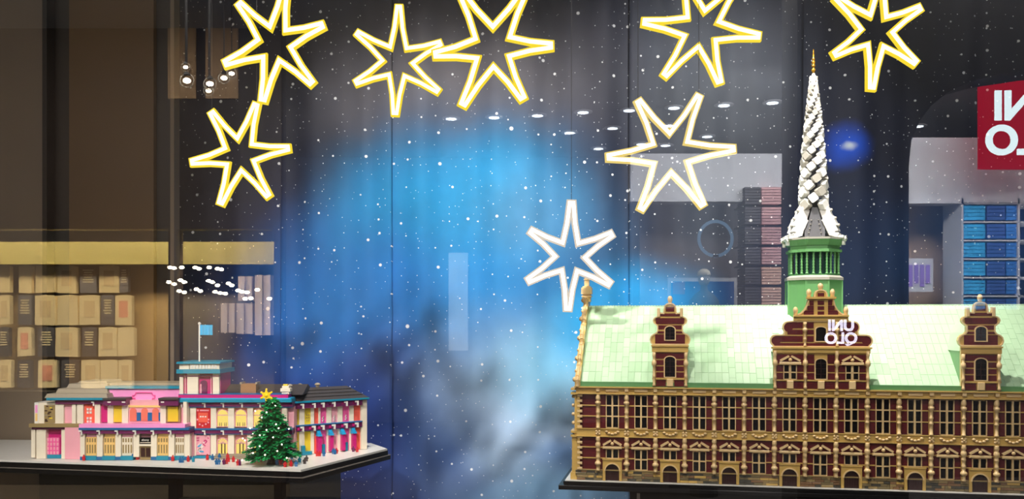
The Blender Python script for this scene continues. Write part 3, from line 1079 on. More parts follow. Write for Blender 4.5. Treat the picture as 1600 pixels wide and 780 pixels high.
# --- tower, gallery and spire
tx = lx_at(1271, RT)
tY = Y0 + tx * math.sin(TH) + RT * math.cos(TH)
tk = tY / F
def tz(py): return EYE + (HOR - py) * tk - ZB
def octa(r, z0, z1, r2=None):
    r2 = r if r2 is None else r2
    vs = []
    for rr, z in ((r, z0), (r2, z1)):
        for i in range(8):
            a = PI / 8 + i * PI / 4
            vs.append((rr * math.cos(a), rr * math.sin(a), z))
    fs = [tuple(range(7, -1, -1)), tuple(range(8, 16))] + [(i, (i + 1) % 8, (i + 1) % 8 + 8, i + 8) for i in range(8)]
    return vs, fs
TL = (tx, RT, 0)
k8 = 1 / math.cos(PI / 8)
R0 = 41 * tk * k8 * .97
m = MB(); m.add(*octa(R0, RZ - .12, tz(438)))
for i in range(8):
    a = PI / 8 + i * PI / 4
    m.box(R0 * math.cos(a) - .002, R0 * math.cos(a) + .002, R0 * math.sin(a) - .002, R0 * math.sin(a) + .002, RZ - .1, tz(438))
drum = m.build('tower_drum', SGREEN, hall, TL)
m = MB(); m.add(*octa(R0 * 1.05, tz(439), tz(435))); m.add(*octa(R0 * 1.05, tz(435), tz(431), R0 * .9))
m.build('gallery_floor', SILV2, hall, TL)
m = MB(); m.add(*octa(R0 * .66, tz(434), tz(392)))
m.build('lantern_core', TEALG, hall, TL)
rc = R0 * .88
gal = MB(); gal.add(*octa(R0 * .93, tz(434), tz(430)))
gal_o = gal.build('gallery', DGREEN, hall, TL)
prof = [(.0042, 0), (.0042, .004)]
hh = tz(393) - tz(430)
nb = 7
for i in range(nb):
    z = .005 + (hh - .009) * i / nb
    prof += [(.0022, z), (.0034, z + .003), (.0034, z + .005)]
prof += [(.0044, hh - .004), (.0044, hh)]
colm = MB().lathe(prof, 8).mesh('gallery_column', SGREEN, True)
for i in range(8):
    a0 = PI / 8 + i * PI / 4; a1 = a0 + PI / 4
    for t in (0.0, .33, .67):
        x = rc * (math.cos(a0) * (1 - t) + math.cos(a1) * t); y = rc * (math.sin(a0) * (1 - t) + math.sin(a1) * t)
        inst('gallery_column', colm, gal_o, (x, y, tz(430)))
m = MB(); m.add(*octa(R0 * .92, tz(393), tz(386))); m.add(*octa(R0 * .95, tz(386), tz(377), R0 * 1.08)); m.add(*octa(R0 * 1.0, tz(396), tz(392)))
m.build('tower_cornice', SGREEN, hall, TL)
m = MB(); m.add(*octa(R0 * 1.10, tz(377), tz(374)))
lip = m.build('tower_eave', SILV2, hall, TL)
# grey core of the spire: four fins tapering upward
m = MB()
for q in range(4):
    a = q * PI / 2
    m.M = Matrix.Rotation(a, 4, 'Z')
    prof3 = [(-15 * tk, tz(375)), (15 * tk, tz(375)), (13 * tk, tz(362)), (9 * tk, tz(345)), (5 * tk, tz(330)), (4 * tk, tz(326)), (-4 * tk, tz(326)), (-5 * tk, tz(330)), (-9 * tk, tz(345)), (-13 * tk, tz(362))]
    m.prism(prof3, -15 * tk, -11 * tk)
m.M = None
m.lathe([(13 * tk, tz(375)), (9 * tk, tz(345)), (6 * tk, tz(310)), (6 * tk, tz(240)), (3 * tk, tz(150)), (1.5 * tk, tz(116))], 8)
core_o = m.build('spire_core', mat('dark_grey_plastic', (96, 96, 100), .4), hall, TL)
sd = MB()
for q in range(4):
    sd.M = Matrix.Rotation(q * PI / 2, 4, 'Z')
    for s in (-1, 1):
        for i in range(5):
            wv = 10.5 - i * 1.3
            sd.lathe([(1.3 * tk, 0), (1.3 * tk, .0016)], 8, s * wv * tk, -15 * tk - .001, tz(372 - i * 6.5))
sd.M = None
tag(sd.build('spire_studs', SILV2, hall, TL), kind='stuff')
# dragon tails: four strands of blocks winding to the tip
def Rsp(py):
    pts = [(118, 3.2), (140, 5.5), (170, 9.5), (200, 12.5), (235, 15), (270, 17), (300, 18.5), (330, 19.5)]
    for (a, ra), (b, rb) in zip(pts, pts[1:]):
        if py <= b:
            t = max(0, (py - a) / (b - a))
            return (ra + (rb - ra) * t) * tk
    return pts[-1][1] * tk
blk = {}
def tail_block(m):
    if m.name not in blk:
        mb = MB()
        c = .12
        prof = [(-.5, -.5 + c), (-.5 + c, -.5), (.5 - c, -.5), (.5, -.5 + c), (.5, .5 - c), (.5 - c, .5), (-.5 + c, .5), (-.5, .5 - c)]
        mb.prism(prof, -.5, .5)
        blk[m.name] = mb.mesh('tail_block', m)
    return blk[m.name]
rb_ = random.Random(5)
for q in range(4):
    tail = MB().lathe([(2.0 * tk, 0), (2.0 * tk, .004)], 6).build('dragon_tail', SILV2, hall, (tx, RT, tz(300)))
    py = 322.0
    ph = q * PI / 2 - PI / 4
    while py > 122:
        r = Rsp(py)
        w_ = max(5.5 * tk, r * .64)
        hgt = max(8.5 * tk, r * .68)
        ang = math.atan(1.15)
        x, y = (r - .002) * math.sin(ph), -(r - .002) * math.cos(ph)
        M_ = Matrix.Rotation(ph, 4, 'Z') @ Matrix.Rotation(-.62 * min(1, r / (12 * tk)), 4, 'Y')
        o = inst('tail_block', tail_block(rb_.choice((SILV, SILV, SILV2))), tail)
        o.location = (x, y, tz(py) - tz(300))
        o.rotation_euler = M_.to_euler()
        o.scale = (w_ * 1.02, max(6 * tk, r * .5), hgt)
        step = hgt / tk * .80
        py -= step
        ph += min(.75, step * 2 * PI / 104)
# dragon bodies sprawling down from the tails to the eave
def body(q):
    a = math.radians((-24, 24, 156, 204)[q])
    M_ = Matrix.Rotation(a, 4, 'Z')
    m = MB(M_)
    # along +x: feet on the eave, shoulders up, neck and tail to the core
    def lump(x, z, sx, sy, sz, tilt, y=0):
        m.M = M_ @ Matrix.Translation((x * tk, y * tk, tz(z))) @ Matrix.Rotation(math.radians(tilt), 4, 'Y')
        m.cham(-sx * tk, sx * tk, -sy * tk, sy * tk, -sz * tk, sz * tk, 1.2 * tk)
    lump(16.5, 322, 5, 5.5, 10, -16); lump(20, 336, 7, 7, 9, -20); lump(25.5, 350, 8.5, 8, 9, -26); lump(29.5, 360, 7.5, 8.5, 6, -20)
    lump(34, 369, 7, 6, 3.2, 18, -6); lump(34, 369, 7, 6, 3.2, 18, 6); lump(42, 372.5, 6, 3.5, 2.2, 6, -7); lump(42, 372.5, 6, 3.5, 2.2, 6, 7)
    lump(46, 375.5, 3.6, 5, 2.4, 30, 0); lump(31, 366, 4, 11, 3, 0); lump(45.5, 381, 2.2, 3, 4, 0)
    m.M = None
    o = m.build('dragon_body', SILV, hall, TL)
    s = MB(M_)
    for x, z in ((22, 330), (28, 343), (33, 354)):
        s.ball((x * tk + 5 * tk, 0, tz(z)), 2.6 * tk, 8, 6)
    s.ball((38 * tk, -5 * tk, tz(368)), 2.4 * tk, 8, 6); s.ball((38 * tk, 5 * tk, tz(368)), 2.4 * tk, 8, 6)
    s.build('back_scale', SILV2, o, smooth=True)
for q in range(4):
    body(q)
fin = [(2.2, 118), (2.0, 113), (3.2, 111), (3.2, 108.5), (1.6, 107), (1.5, 105.5), (3.0, 104), (3.0, 102), (1.5, 100.5), (2.8, 98.5), (2.8, 96.5), (1.4, 95), (2.4, 93.5), (2.4, 91.5), (1.2, 90), (1.8, 86), (.9, 84), (1.2, 81), (.4, 77)]
MB().lathe([(r * tk, tz(p)) for r, p in fin], 10).build('spire_finial', GOLD, hall, TL, True)
MB().lathe([(4.6 * tk, tz(132)), (3.4 * tk, tz(122)), (1.6 * tk, tz(112))], 10).build('spire_cap', SILV, hall, TL, True)

# ================================================================== LEFT MODEL: pink pavilion on its board
ZL = EYE - 0.383
board = thing('display_board', 'black display board with white top under the pink toy brick pavilion', 'display board', (-1.0, 2.6, ZL))
bp_ = [(-1.75, 2.575), (-.552, 2.341), (-.381, 2.736), (-.45, 2.86), (-1.75, 2.95)]
def outset(poly, d):
    c = Vector((-1.0, 2.66))
    return [(p[0] + (d if p[0] > -1 else -d), p[1] + (d if p[1] > 2.7 else -d)) for p in poly]
def rel(poly): return [(x + 1.0, y - 2.6) for x, y in poly]
MB().slab(rel(bp_), -0.006, -0.0004).build('top_plate', WHITE, board)
MB().slab(rel(outset(bp_, .002)), -0.020, -0.006).build('board', BLACK, board)
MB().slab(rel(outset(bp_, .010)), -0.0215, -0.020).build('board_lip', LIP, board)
MB().slab(rel(outset(bp_, .009)), -0.034, -0.0215).build('lower_board', BLACK, board)
p2 = MB().slab([(-1.33, 2.52), (-.60, 2.42), (-.52, 2.72), (-.60, 2.80), (-1.33, 2.88)], 0, ZL - .034).build('pedestal', BLACKM)
tag(p2, 'black pedestal carrying the pink pavilion and the christmas tree', 'pedestal')

YL, YC = 2.505, 2.545
pav = thing('brick_pavilion_model', 'pink, cream and teal toy brick pavilion with square flag tower', 'model', (-1.0, YL, ZL))
OX, OY, OZ = -1.0, YL, ZL
def pxx(px, Y): return (px - 800) / F * Y - OX
def pzz(py, Y): return EYE + (HOR - py) / F * Y - OZ
def pb_(mb, p0, q0, p1, q1, Y, y0=0.0, y1=0.02):
    """box covering a pixel rectangle of the facade plane at depth Y; y0/y1 offsets in depth"""
    mb.box(pxx(p0, Y), pxx(p1, Y), Y + y0 - OY, Y + y1 - OY, max(.0004, pzz(q1, Y)), pzz(q0, Y))
    return mb
def PB(name, m, p0, q0, p1, q1, Y, y0=0.0, y1=0.02, parent=None):
    return pb_(MB(), p0, q0, p1, q1, Y, y0, y1).build(name, m, parent or pav)
def group_box(name, m, rects, Y, y0=0.0, y1=0.02, parent=None):
    for r in rects:
        PB(name, m, *r, Y, y0, y1, parent)
def bracket(p0, p1, q0, q1, Y):
    m = MB()
    pb_(m, p0, q0, p1, q0 + 2, Y, -.013, .002)
    pb_(m, p1 - 2.2, q0, p1, q1, Y, -.011, .002)
    return m.build('bracket', WHITE, pav)
def grid_window(p0, q0, p1, q1, Y, m, cols, rows, split=None, lit=None):
    f = MB()
    pb_(f, p0, q0, p1, q1, Y, -.001, .004)
    o = f.build('window', m, pav)
    cw = (p1 - p0) / cols
    qq = split or [(q0 + (q1 - q0) * i / rows + 1, q0 + (q1 - q0) * (i + 1) / rows - 1) for i in range(rows)]
    for a, b in qq:
        for c in range(cols):
            PB('pane', lit or DARKBROWN, p0 + c * cw + cw * .25, a, p0 + (c + 1) * cw - cw * .25, b, Y, -.0025, .002, o)
    return o
# -- left wing, ground floor
body_ = MB()
pb_(body_, 98, 668, 297, 719.6, YL, .012, .16)
body_.build('wing_wall', LPINK, pav)
group_box('pier', CREAM, [(126, 677, 133, 719), (152, 677, 161, 714), (181, 677, 189.5, 714), (209, 677, 218, 714), (236.5, 677, 245.5, 714), (264, 677, 273, 714), (289, 677, 297, 714)], YL, -.003, .014)
for p0, p1 in ((161, 181), (133, 152), (189.5, 209), (245.5, 264), (273, 289)):
    PB('skirting', TEAL, p0, 712.5, p1, 719.6, YL, -.006, .014)
for p0, p1 in ((126, 133), (152, 161), (181, 189.5), (236.5, 245.5), (264, 273), (289, 297)):
    PB('skirting', BLUE, p0, 713.5, p1, 719.6, YL, -.004, .014)
for i, (p0, p1) in enumerate(((135, 151), (163, 180), (191, 207.5), (246.5, 263), (274.5, 288))):
    PB('window_head', ORANGE if i in (1, 3) else LPINK, p0, 677, p1, 683, YL, .002, .014)
    grid_window(p0, 683, p1, 712, YL + .004, ORANGE if i in (0, 1, 3) else CREAM, 4, 2, [(685, 691), (695, 708)], SAND)
dr = PB('door', SAND, 218.5, 697, 236, 719.6, YL, .002, .012)
for p0, p1 in ((220, 226.5), (228, 234.5)):
    PB('door_panel', DARKBROWN, p0, 700, p1, 714, YL, -.0005, .004, dr)
sg = PB('shop_sign', BLACK, 218.5, 684, 236.5, 694, YL, -.001, .010)
text('lettering', 'ebony', WHITE, sg, (pxx(227.5, YL), -.0022, pzz(687.5, YL)), .0085)
PB('sign_rule', CREAM, 219.5, 691.2, 235.5, 692.2, YL, -.002, .002, sg)
PB('lintel', CREAM, 218, 694, 236.5, 697, YL, -.003, .012)
PB('cornice', PURPLE, 127, 671.5, 298, 677.5, YL, -.008, .03)
PB('cornice_strip', BLUE, 126, 668, 298, 671.5, YL, -.012, .03)
PB('ledge', LILAC, 126, 662.5, 291, 668, YL, -.010, .05)
for p in (131, 159, 187, 215, 243, 270):
    bracket(p - 5, p, 672, 679, YL)
# -- left wing, upper floor (set back)
YU = YL + .02
u_ = MB(); pb_(u_, 165, 626, 292, 664, YU, .012, .14); u_.build('upper_wall', LPINK, pav)
PB('pier', CREAM, 168, 634, 177, 662, YU, 0, .014); PB('wall_panel', YELLOW, 177, 634, 190.5, 660, YU, .003, .014); PB('pier', CREAM, 190.5, 632, 200, 662, YU, 0, .014)
PB('eave', PURPLE, 164, 624.5, 200, 633, YU, -.012, .02); PB('eave_roof', CHAR, 164, 621.5, 200, 624.5, YU, -.016, .06)
PB('pier', CREAM, 250.5, 634, 259, 662, YU, 0, .014); PB('wall_panel', SAND, 259, 634, 281, 660, YU, .003, .014); PB('wall_panel', YELLOW, 262, 636, 278, 659, YU, .001, .005)
PB('eave', PURPLE, 250.5, 624.5, 281, 633.5, YU, -.012, .02); PB('eave_roof', CHAR, 250.5, 621.5, 281, 624.5, YU, -.016, .06)
for p in (176, 198.5, 259):
    bracket(p - 5, p, 627, 634, YU)
PB('wall_panel', ORANGE, 200, 634, 250, 637, YU, .004, .014)
PB('wall_panel', LPINK, 200, 637, 250, 661, YU, .006, .014)
for c in (207, 225, 242):
    o = MB(); w_ = 5 * YU / F
    poly = arch_poly(w_, max(.001, pzz(658, YU)), pzz(643, YU), 8)
    o.prism(poly, YU + .003 - OY, YU + .010 - OY)
    inst('arch', o.mesh('arch', SALMON), pav, (pxx(c, YU), 0, 0))
for p0, p1 in ((213, 219), (230, 237), (247, 250)):
    PB('wall_panel', BLUE, p0, 645, p1, 658, YU, .003, .012)
YM = YU + .03
PB('parapet_wall', LILAC, 168, 607, 283, 634, YM, .0, .05)
PB('parapet_coping', TEAL, 166, 603.5, 283, 607.5, YM, -.006, .056)
def oct_frame(p0, q0, p1, q1, Y, t):
    a, b, c, d = pxx(p0, Y), pxx(p1, Y), pzz(q1, Y), pzz(q0, Y)
    k = (d - c) * .3
    pl_ = [(a + k * 1.3, c), (b - k * 1.3, c), (b - k * .8, c + k), (b, c + k), (b, d - k), (b - k * .8, d - k), (b - k * 1.3, d), (a + k * 1.3, d), (a + k * .8, d - k), (a, d - k), (a, c + k), (a + k * .8, c + k)]
    m = MB(); rim(m, pl_, t, Y - .003 - OY, Y + .002 - OY)
    return m.build('panel_frame', PINK, pav)
oct_frame(207, 613, 243, 627, YM, .0022)
PB('parapet_strip', LPINK, 200, 631, 283, 634, YM, -.004, .01)
# -- left corner block
YK = 2.53
MB().box(pxx(52, YK), pxx(112, YK), YK + .012 - OY, YK + .14 - OY, .0004, pzz(664, YK)).build('corner_wall', MAGENTA, pav)
group_box('pier', CREAM, [(50, 664, 56, 715), (58, 664, 72.5, 717), (97, 664, 112, 718.5)], YK, -.004, .02)
PB('pier', WHITE, 113.5, 664, 126, 719, YK, .004, .03); PB('wall_panel', mat('dusty_pink_plastic', (196, 104, 128)), 112.5, 672, 121, 712, YK, -.002, .02); PB('pier', CREAM, 121, 672, 126.5, 719, YK, -.006, .02)
PB('skirting', TEAL, 72.5, 711, 97, 718, YK, .004, .02); PB('skirting', BLUE, 112, 712, 126, 719, YK, .0, .02)
grid_window(73, 684, 93, 711, YK + .006, PINK, 4, 4, None, LPINK)
PB('cornice', SAND, 49, 661.5, 128, 667, YK, -.014, .12)
PB('cornice_strip', PURPLE, 51, 667, 126, 671, YK, -.006, .1)
# upper floor of the corner block with billboard
bb = MB(); pb_(bb, 61, 629.5, 89, 664, YK, -.002, .07); bb_o = bb.build('billboard', CREAM, pav)
PB('picture', SAND, 70, 633, 87, 661, YK, -.0032, .002, bb_o)
rp = random.Random(8)
for i in range(11):
    p = rp.uniform(70.5, 82); q = 634 + i * 2.3
    PB('picture_patch', rp.choice((YELLOW, DARKBROWN, ROOFGREY, TRUNK)), p, q, p + rp.uniform(3, 5), q + 2.0, YK, -.0038, .002, bb_o)
PB('billboard_end', WHITE, 55, 629, 61, 664, YK, -.004, .06, bb_o)
PB('end_picture', LILAC, 56.3, 633, 59.8, 645, YK, -.005, .0, bb_o); PB('end_picture', ORANGE, 56.3, 646, 59.8, 658, YK, -.005, .0, bb_o)
uw = MB(); pb_(uw, 89, 626, 168, 664, YK, .006, .15); uw.build('upper_wall', PURPLE, pav)
group_box('pier', CREAM, [(88, 625, 101, 662), (114, 624, 120, 665), (122, 624, 131.5, 662), (149.5, 626, 158, 662)], YK, -.006, .02)
PB('wall_panel', LPINK, 101, 628, 114, 662, YK, .002, .01)
PB('wall_panel', MAGENTA, 158, 628, 168, 660, YK, .001, .01)
d_ = PB('wall_panel', CORAL, 132, 632, 149, 662, YK, .0, .012)
for p0, p1, q0, q1 in ((136, 139, 638, 641.5), (140.5, 143.5, 638, 641.5), (136, 139, 643, 646.5), (140.5, 143.5, 643, 646.5), (136, 139, 652, 655.5), (140.5, 143.5, 652, 655.5), (136, 139, 657, 660.5), (140.5, 143.5, 657, 660.5)):
    PB('pane', WHITE, p0, q0, p1, q1, YK, -.002, .002, d_)
PB('eave', PURPLE, 89, 624, 168, 631, YK, -.010, .1); PB('eave_strip', TEAL, 78, 621, 168, 624.5, YK, -.020, .15)
for p in (150, 170):
    bracket(p - 4, p, 627, 634, YK)
# hipped grey roof in three stepped courses
for i, (a, b, q0, q1) in enumerate(((74, 172, 615, 621.5), (84, 166, 608, 615), (94, 160, 601.5, 608), (104, 152, 598, 601.5))):
    m = MB()
    z0, z1 = pzz(q1, YK), pzz(q0, YK)
    x0, x1 = pxx(a, YK), pxx(b, YK)
    y0 = YK - OY - .016 + i * .026
    s = .005
    m.add([(x0, y0, z0), (x1, y0, z0), (x1, .19, z0), (x0, .19, z0), (x0 + s, y0 + s, z1), (x1 - s, y0 + s, z1), (x1 - s, .19, z1), (x0 + s, .19, z1)],
          [(0, 3, 2, 1), (4, 5, 6, 7), (0, 1, 5, 4), (1, 2, 6, 5), (2, 3, 7, 6), (3, 0, 4, 7)])
    m.build('roof_course', ROOFGREY, pav)
m = MB(); pb_(m, 152, 601, 284, 604.5, YU, .06, .16); m.build('wing_roof', ROOFGREY, pav)

# -- centre block
cw = MB(); pb_(cw, 290, 636, 458, 714, YC, .010, .16); cw.build('centre_wall', LPINK, pav)
group_box('pier', CREAM, [(298, 636, 307, 713), (330, 636, 338.5, 713), (357, 636, 366.5, 713), (387, 636, 396, 713), (414, 636, 423, 713), (441, 636, 449, 713)], YC, -.004, .012)
PB('corner_post', CREAM, 291.5, 627, 297, 717.5, YC, -.026, .0)
PB('skirting', TEAL, 291, 712, 307, 717, YC, -.012, .01); PB('skirting', TEAL, 307, 712, 340, 716.5, YC, -.010, .01)
st_ = MB()
pb_(st_, 338, 713.5, 420, 717, YC, -.030, .01); pb_(st_, 338, 711, 418, 714, YC, -.018, .01); pb_(st_, 338, 709, 416, 711, YC, -.008, .01)
st_.build('steps', ROOFGREY, pav)
def lit_arch(c, hwpx, qb, qs, name, door=False):
    h_ = hwpx * YC / F
    m = MB().prism(arch_poly(h_, pzz(qb, YC), pzz(qs, YC), 10), YC + .003 - OY, YC + .010 - OY)
    o = inst(name, m.mesh(name, LITW), pav, (pxx(c, YC), 0, 0))
    f = MB()
    oa = arch_poly(h_ + .002, pzz(qb, YC) - .001, pzz(qs, YC), 10); ia = arch_poly(h_, pzz(qb, YC), pzz(qs, YC), 10)
    for i in range(len(oa)):
        j = (i + 1) % len(oa)
        f.prism([oa[i], oa[j], ia[j], ia[i]], YC - .002 - OY, YC + .006 - OY)
    f.box(-h_, h_, YC + .001 - OY, YC + .004 - OY, pzz(qs, YC) - .0012, pzz(qs, YC) + .0012)
    if door:
        for i in range(1, 6):
            a = PI * i / 6
            f.bar((0, pzz(qs, YC)), (h_ * math.cos(a), pzz(qs, YC) + h_ * math.sin(a)), .0009, YC + .001 - OY, YC + .004 - OY)
    inst('frame', f.mesh('frame', LPINK), o)
    g_ = MB()
    if door:
        g_.box(-h_ * .35, -h_ * .15, YC + .001 - OY, YC + .004 - OY, pzz(qb, YC), pzz(qs, YC)); g_.box(h_ * .3, h_ * .5, YC + .001 - OY, YC + .004 - OY, pzz(qb, YC), pzz(qs, YC))
        inst('door_post', g_.mesh('door_post', TRUNK), o)
    else:
        for x in (-.6, -.25, .35, .65):
            g_.lathe([(.0011, 0), (.0013, .006), (.0009, .008), (.0012, .010), (.0004, .0115)], 6, x * h_, YC + .001 - OY, pzz(qb, YC))
        inst('silhouette', g_.mesh('silhouette', SAND), o)
for c in (348, 376.5, 405):
    lit_arch(c, 8.6, 666.5, 649, 'lit_window')
    lit_arch(c, 7.8, 711, 693, 'lit_doorway', True)
def poster(name, m, p0, q0, p1, q1):
    return PB(name, m, p0, q0, p1, q1, YC, -.003, .01)
po = poster('red_poster', RED, 307.5, 636, 329.5, 669.5)
PB('poster_print', LPINK, 308.5, 640.2, 311, 642.4, YC, -.0036, .0, po); PB('poster_print', LPINK, 313, 640.4, 327, 642.4, YC, -.0036, .0, po)
PB('poster_print', CORAL, 310.5, 645, 325.5, 660, YC, -.0034, .0, po)
for p in (313, 316.6, 320.6):
    PB('poster_print', WHITE, p, 650, p + 2.4, 652, YC, -.0038, .0, po)
for p, q in ((308, 654.5), (325.5, 654.5), (311.5, 662), (316, 664), (321, 661.5), (325, 659)):
    PB('poster_print', LPINK, p, q, p + 2.2, q + 2.4, YC, -.0038, .0, po)
po = poster('pink_poster', LPINK, 307, 680, 329, 711)
sw = MB()
for a, b, wv in (((308, 706), (320, 690), 1.2), ((308.5, 697), (315, 691), 1.0), ((311, 703), (318, 697), 2.4), ((309, 701), (314, 709), 1.0), ((313, 700), (317, 704), 1.5)):
    sw.bar((pxx(a[0], YC), pzz(a[1], YC)), (pxx(b[0], YC), pzz(b[1], YC)), wv * YC / F, YC - .0040 - OY, YC - .002 - OY)
sw.build('poster_print', WHITE, po)
sw = MB()
for a, b, wv in (((319, 690), (321.5, 687.5), 1.3), ((321.5, 687.5), (324, 689.5), 1.3), ((324, 689.5), (321, 693), 1.3), ((317, 693), (322, 697), 1.3), ((308, 684.5), (312, 684), 1.2), ((308, 688.5), (312, 688), 1.0), ((325, 684), (327, 685), 1.3)):
    sw.bar((pxx(a[0], YC), pzz(a[1], YC)), (pxx(b[0], YC), pzz(b[1], YC)), wv * YC / F, YC - .0041 - OY, YC - .002 - OY)
sw.build('poster_print', MAGENTA, po)
sw = MB()
for a, b, wv in (((310, 698), (316, 694.5), 2.0), ((312, 705), (319, 706), 2.0)):
    sw.bar((pxx(a[0], YC), pzz(a[1], YC)), (pxx(b[0], YC), pzz(b[1], YC)), wv * YC / F, YC - .0039 - OY, YC - .002 - OY)
sw.build('poster_print', AZURE, po)
PB('cornice', PURPLE, 297, 671.5, 458, 677, YC, -.010, .02); PB('cornice_strip', BLUE, 297, 669, 458, 671.5, YC, -.013, .02); PB('cornice_strip', BLUE, 297, 677, 458, 678.5, YC, -.008, .02)
PB('eave', PURPLE, 282, 628, 458, 635, YC, -.010, .02); PB('eave_strip', BLUE, 284, 635, 458, 636.5, YC, -.008, .02)
PB('eave_gutter', TEAL, 280, 623, 458, 628, YC, -.020, .03); PB('eave_gutter', AZURE, 281, 621.5, 457, 623, YC, -.018, .03)
PB('parapet', MAGENTA, 281.5, 616.5, 452, 621.5, YC, -.014, .03); PB('parapet_cap', BLUE, 281.5, 615.5, 450, 616.5, YC, -.014, .03)
for p in (287, 323, 352, 381, 409, 437):
    bracket(p - 5, p, 629, 636.5, YC); bracket(p - 5, p, 672, 679, YC)
PB('poster_board', RED, 284, 637, 291, 662, YC, -.004, .01)
# roof behind the parapet
rf = MB()
zr0, zr1 = pzz(618, YC), pzz(601.5, YC + .06)
rf.add([(pxx(343, YC), .06, zr0), (pxx(470, YC), .06, zr0), (pxx(470, YC), .13, zr1), (pxx(343, YC), .13, zr1), (pxx(470, YC), .2, zr0), (pxx(343, YC), .2, zr0)],
       [(0, 1, 2, 3), (3, 2, 4, 5), (0, 3, 5), (1, 4, 2), (0, 5, 4, 1)])
rf.build('centre_roof', CHAR, pav)
sk = PB('roof_hatch', mat('nougat_plastic', (150, 108, 74)), 376, 600, 400, 616, YC + .03, .0, .03)
for p in (375, 399):
    PB('hatch_edge', ROOFGREY, p, 597.5, p + 3, 600.5, YC + .03, -.002, .032, sk)
cr = PB('roof_crown', CREAM, 438.5, 607, 454, 612, YC, -.004, .02)
PB('crown_step', CREAM, 441, 603, 451.5, 607, YC, -.002, .018, cr); PB('crown_base', CREAM, 440.5, 612, 452, 616, YC, -.002, .018, cr)
PB('crown_jewel', YELLOW, 442.5, 600.5, 449, 603, YC, .0, .012, cr)
# -- tower
YT = YC - .008
tb = MB(); pb_(tb, 283, 583, 343, 616, YT, .010, .10); tb.build('tower_wall', MAGENTA, pav)
group_box('tower_pier', CREAM, [(280.5, 584, 286, 616), (292.5, 584, 309.5, 616), (332.5, 584, 342.5, 616)], YT, .0, .02)
m = MB()
for c in (288.6, 329):
    m.lathe([(.0026, pzz(616, YT)), (.0026, pzz(614, YT)), (.0018, pzz(613.5, YT)), (.0018, pzz(591, YT)), (.0028, pzz(590, YT)), (.0028, pzz(588.5, YT))], 8, pxx(c, YT), YT + .006 - OY)
m.build('tower_column', LPINK, pav)
o = MB().prism(arch_poly(5.2 * YT / F, pzz(615.5, YT), pzz(600, YT), 10), YT + .004 - OY, YT + .012 - OY)
inst('tower_niche', o.mesh('tower_niche', PURPLE), pav, (pxx(317, YT), 0, 0))
MB().lathe([(.0022, pzz(615, YT)), (.003, pzz(610, YT)), (.002, pzz(605, YT)), (.0024, pzz(602, YT)), (.0008, pzz(600, YT))], 8, pxx(313.5, YT), YT + .002 - OY).build('niche_statue', LPINK, pav)
PB('tower_band', PURPLE, 280, 587, 343, 588.5, YT, -.002, .02)
PB('tower_cornice', TEAL, 278, 577, 346, 583.5, YT, -.012, .12)
tp = MB(); pb_(tp, 281, 568.5, 343.5, 577, YT, -.004, .11); tpo = tp.build('tower_parapet', CREAM, pav)
for i in range(9):
    PB('baluster', WHITE, 299 + i * 4.7, 569.5, 302.2 + i * 4.7, 576, YT, -.007, .0, tpo)
PB('baluster', ROOFGREY, 296.3, 568.5, 297.6, 577, YT, -.0055, .0, tpo)
PB('tower_roof', TEAL, 278, 565.5, 346, 568.5, YT, -.012, .12)
xf, zf = pxx(311.5, YT + .04), pzz(566, YT + .04)
MB().lathe([(.0032, 0), (.0028, .002), (.0022, .003), (.0022, .108), (.0038, .109), (.0038, .113), (.001, .115)], 10, xf, YT + .04 - OY, zf).build('flag_pole', WHITE, pav)
m = MB()
vs = []; fs = []
nx = 12
for i in range(nx + 1):
    x = xf + .002 + .036 * i / nx
    y = YT + .04 - OY + .0028 * math.sin(i * 1.05)
    for z in (zf + .078, zf + .107):
        vs += [(x, y - .0005, z), (x, y + .0005, z)]
for i in range(nx):
    a = i * 4; b = a + 4
    fs += [(a, b, b + 2, a + 2), (a + 1, a + 3, b + 3, b + 1), (a, a + 1, b + 1, b), (a + 2, b + 2, b + 3, a + 3)]
fs += [(0, 2, 3, 1), (nx * 4, nx * 4 + 1, nx * 4 + 3, nx * 4 + 2)]
m.add(vs, fs); m.build('flag', AZURE, pav)

# -- right wing, turned back
AX, AY = -.635, 2.578
DX, DY_ = .192, .144
WL = math.hypot(DX, DY_)
WA = math.atan2(DY_, DX)
MW = Matrix.Translation((AX - OX, AY - OY, 0)) @ Matrix.Rotation(WA, 4, 'Z')
def ws(px):
    q = (px - 800) / F
    return (q * AY - AX) / (DX - q * DY_) * WL
def WB(name, m, p0, p1, z0, z1, y0=0.0, y1=.02, parent=None):
    mb = MB(MW)
    mb.box(ws(p0), ws(p1), y0, y1, z0, z1)
    return mb.build(name, m, parent or pav)
ZE, ZP0, ZP1 = .158, .136, .151            # eave, purple band under it
ZM0, ZM1 = .071, .085                      # middle band
mb = MB(MW); mb.box(-.01, ws(571.5), .006, .085, .0004, ZE); mb.build('wing_wall', CREAM, pav)
cols = [(455, 462, CREAM), (462, 468, YELLOW), (468, 476, CREAM), (476, 486, YELLOW), (486, 491, CREAM), (491, 498, CORAL), (498, 501, CREAM), (501, 510.5, PINK), (510.5, 518, CREAM), (518, 528, LPINK),
        (528, 535.5, CREAM), (535.5, 546, PINK), (546, 553, CREAM), (553, 563.5, CORAL)]
for z0, z1 in ((.0006, ZM0), (ZM1, ZP0)):
    for a, b, m in cols:
        if m is CREAM:
            WB('pier', CREAM, a, b, z0, z1, .001, .008)
        else:
            WB('wall_panel', m, a, b, z0, z1, .004, .010)
WB('end_pier', CREAM, 563.5, 572.5, .0006, ZE, -.004, .010)
WB('eave', PURPLE, 455, 564, ZP0, ZP1, -.010, .01); WB('eave_gutter', TEAL, 453, 573.5, ZP1 + .002, ZE, -.016, .09); WB('eave_strip', BLUE, 455, 573, ZP1, ZP1 + .002, -.010, .01)
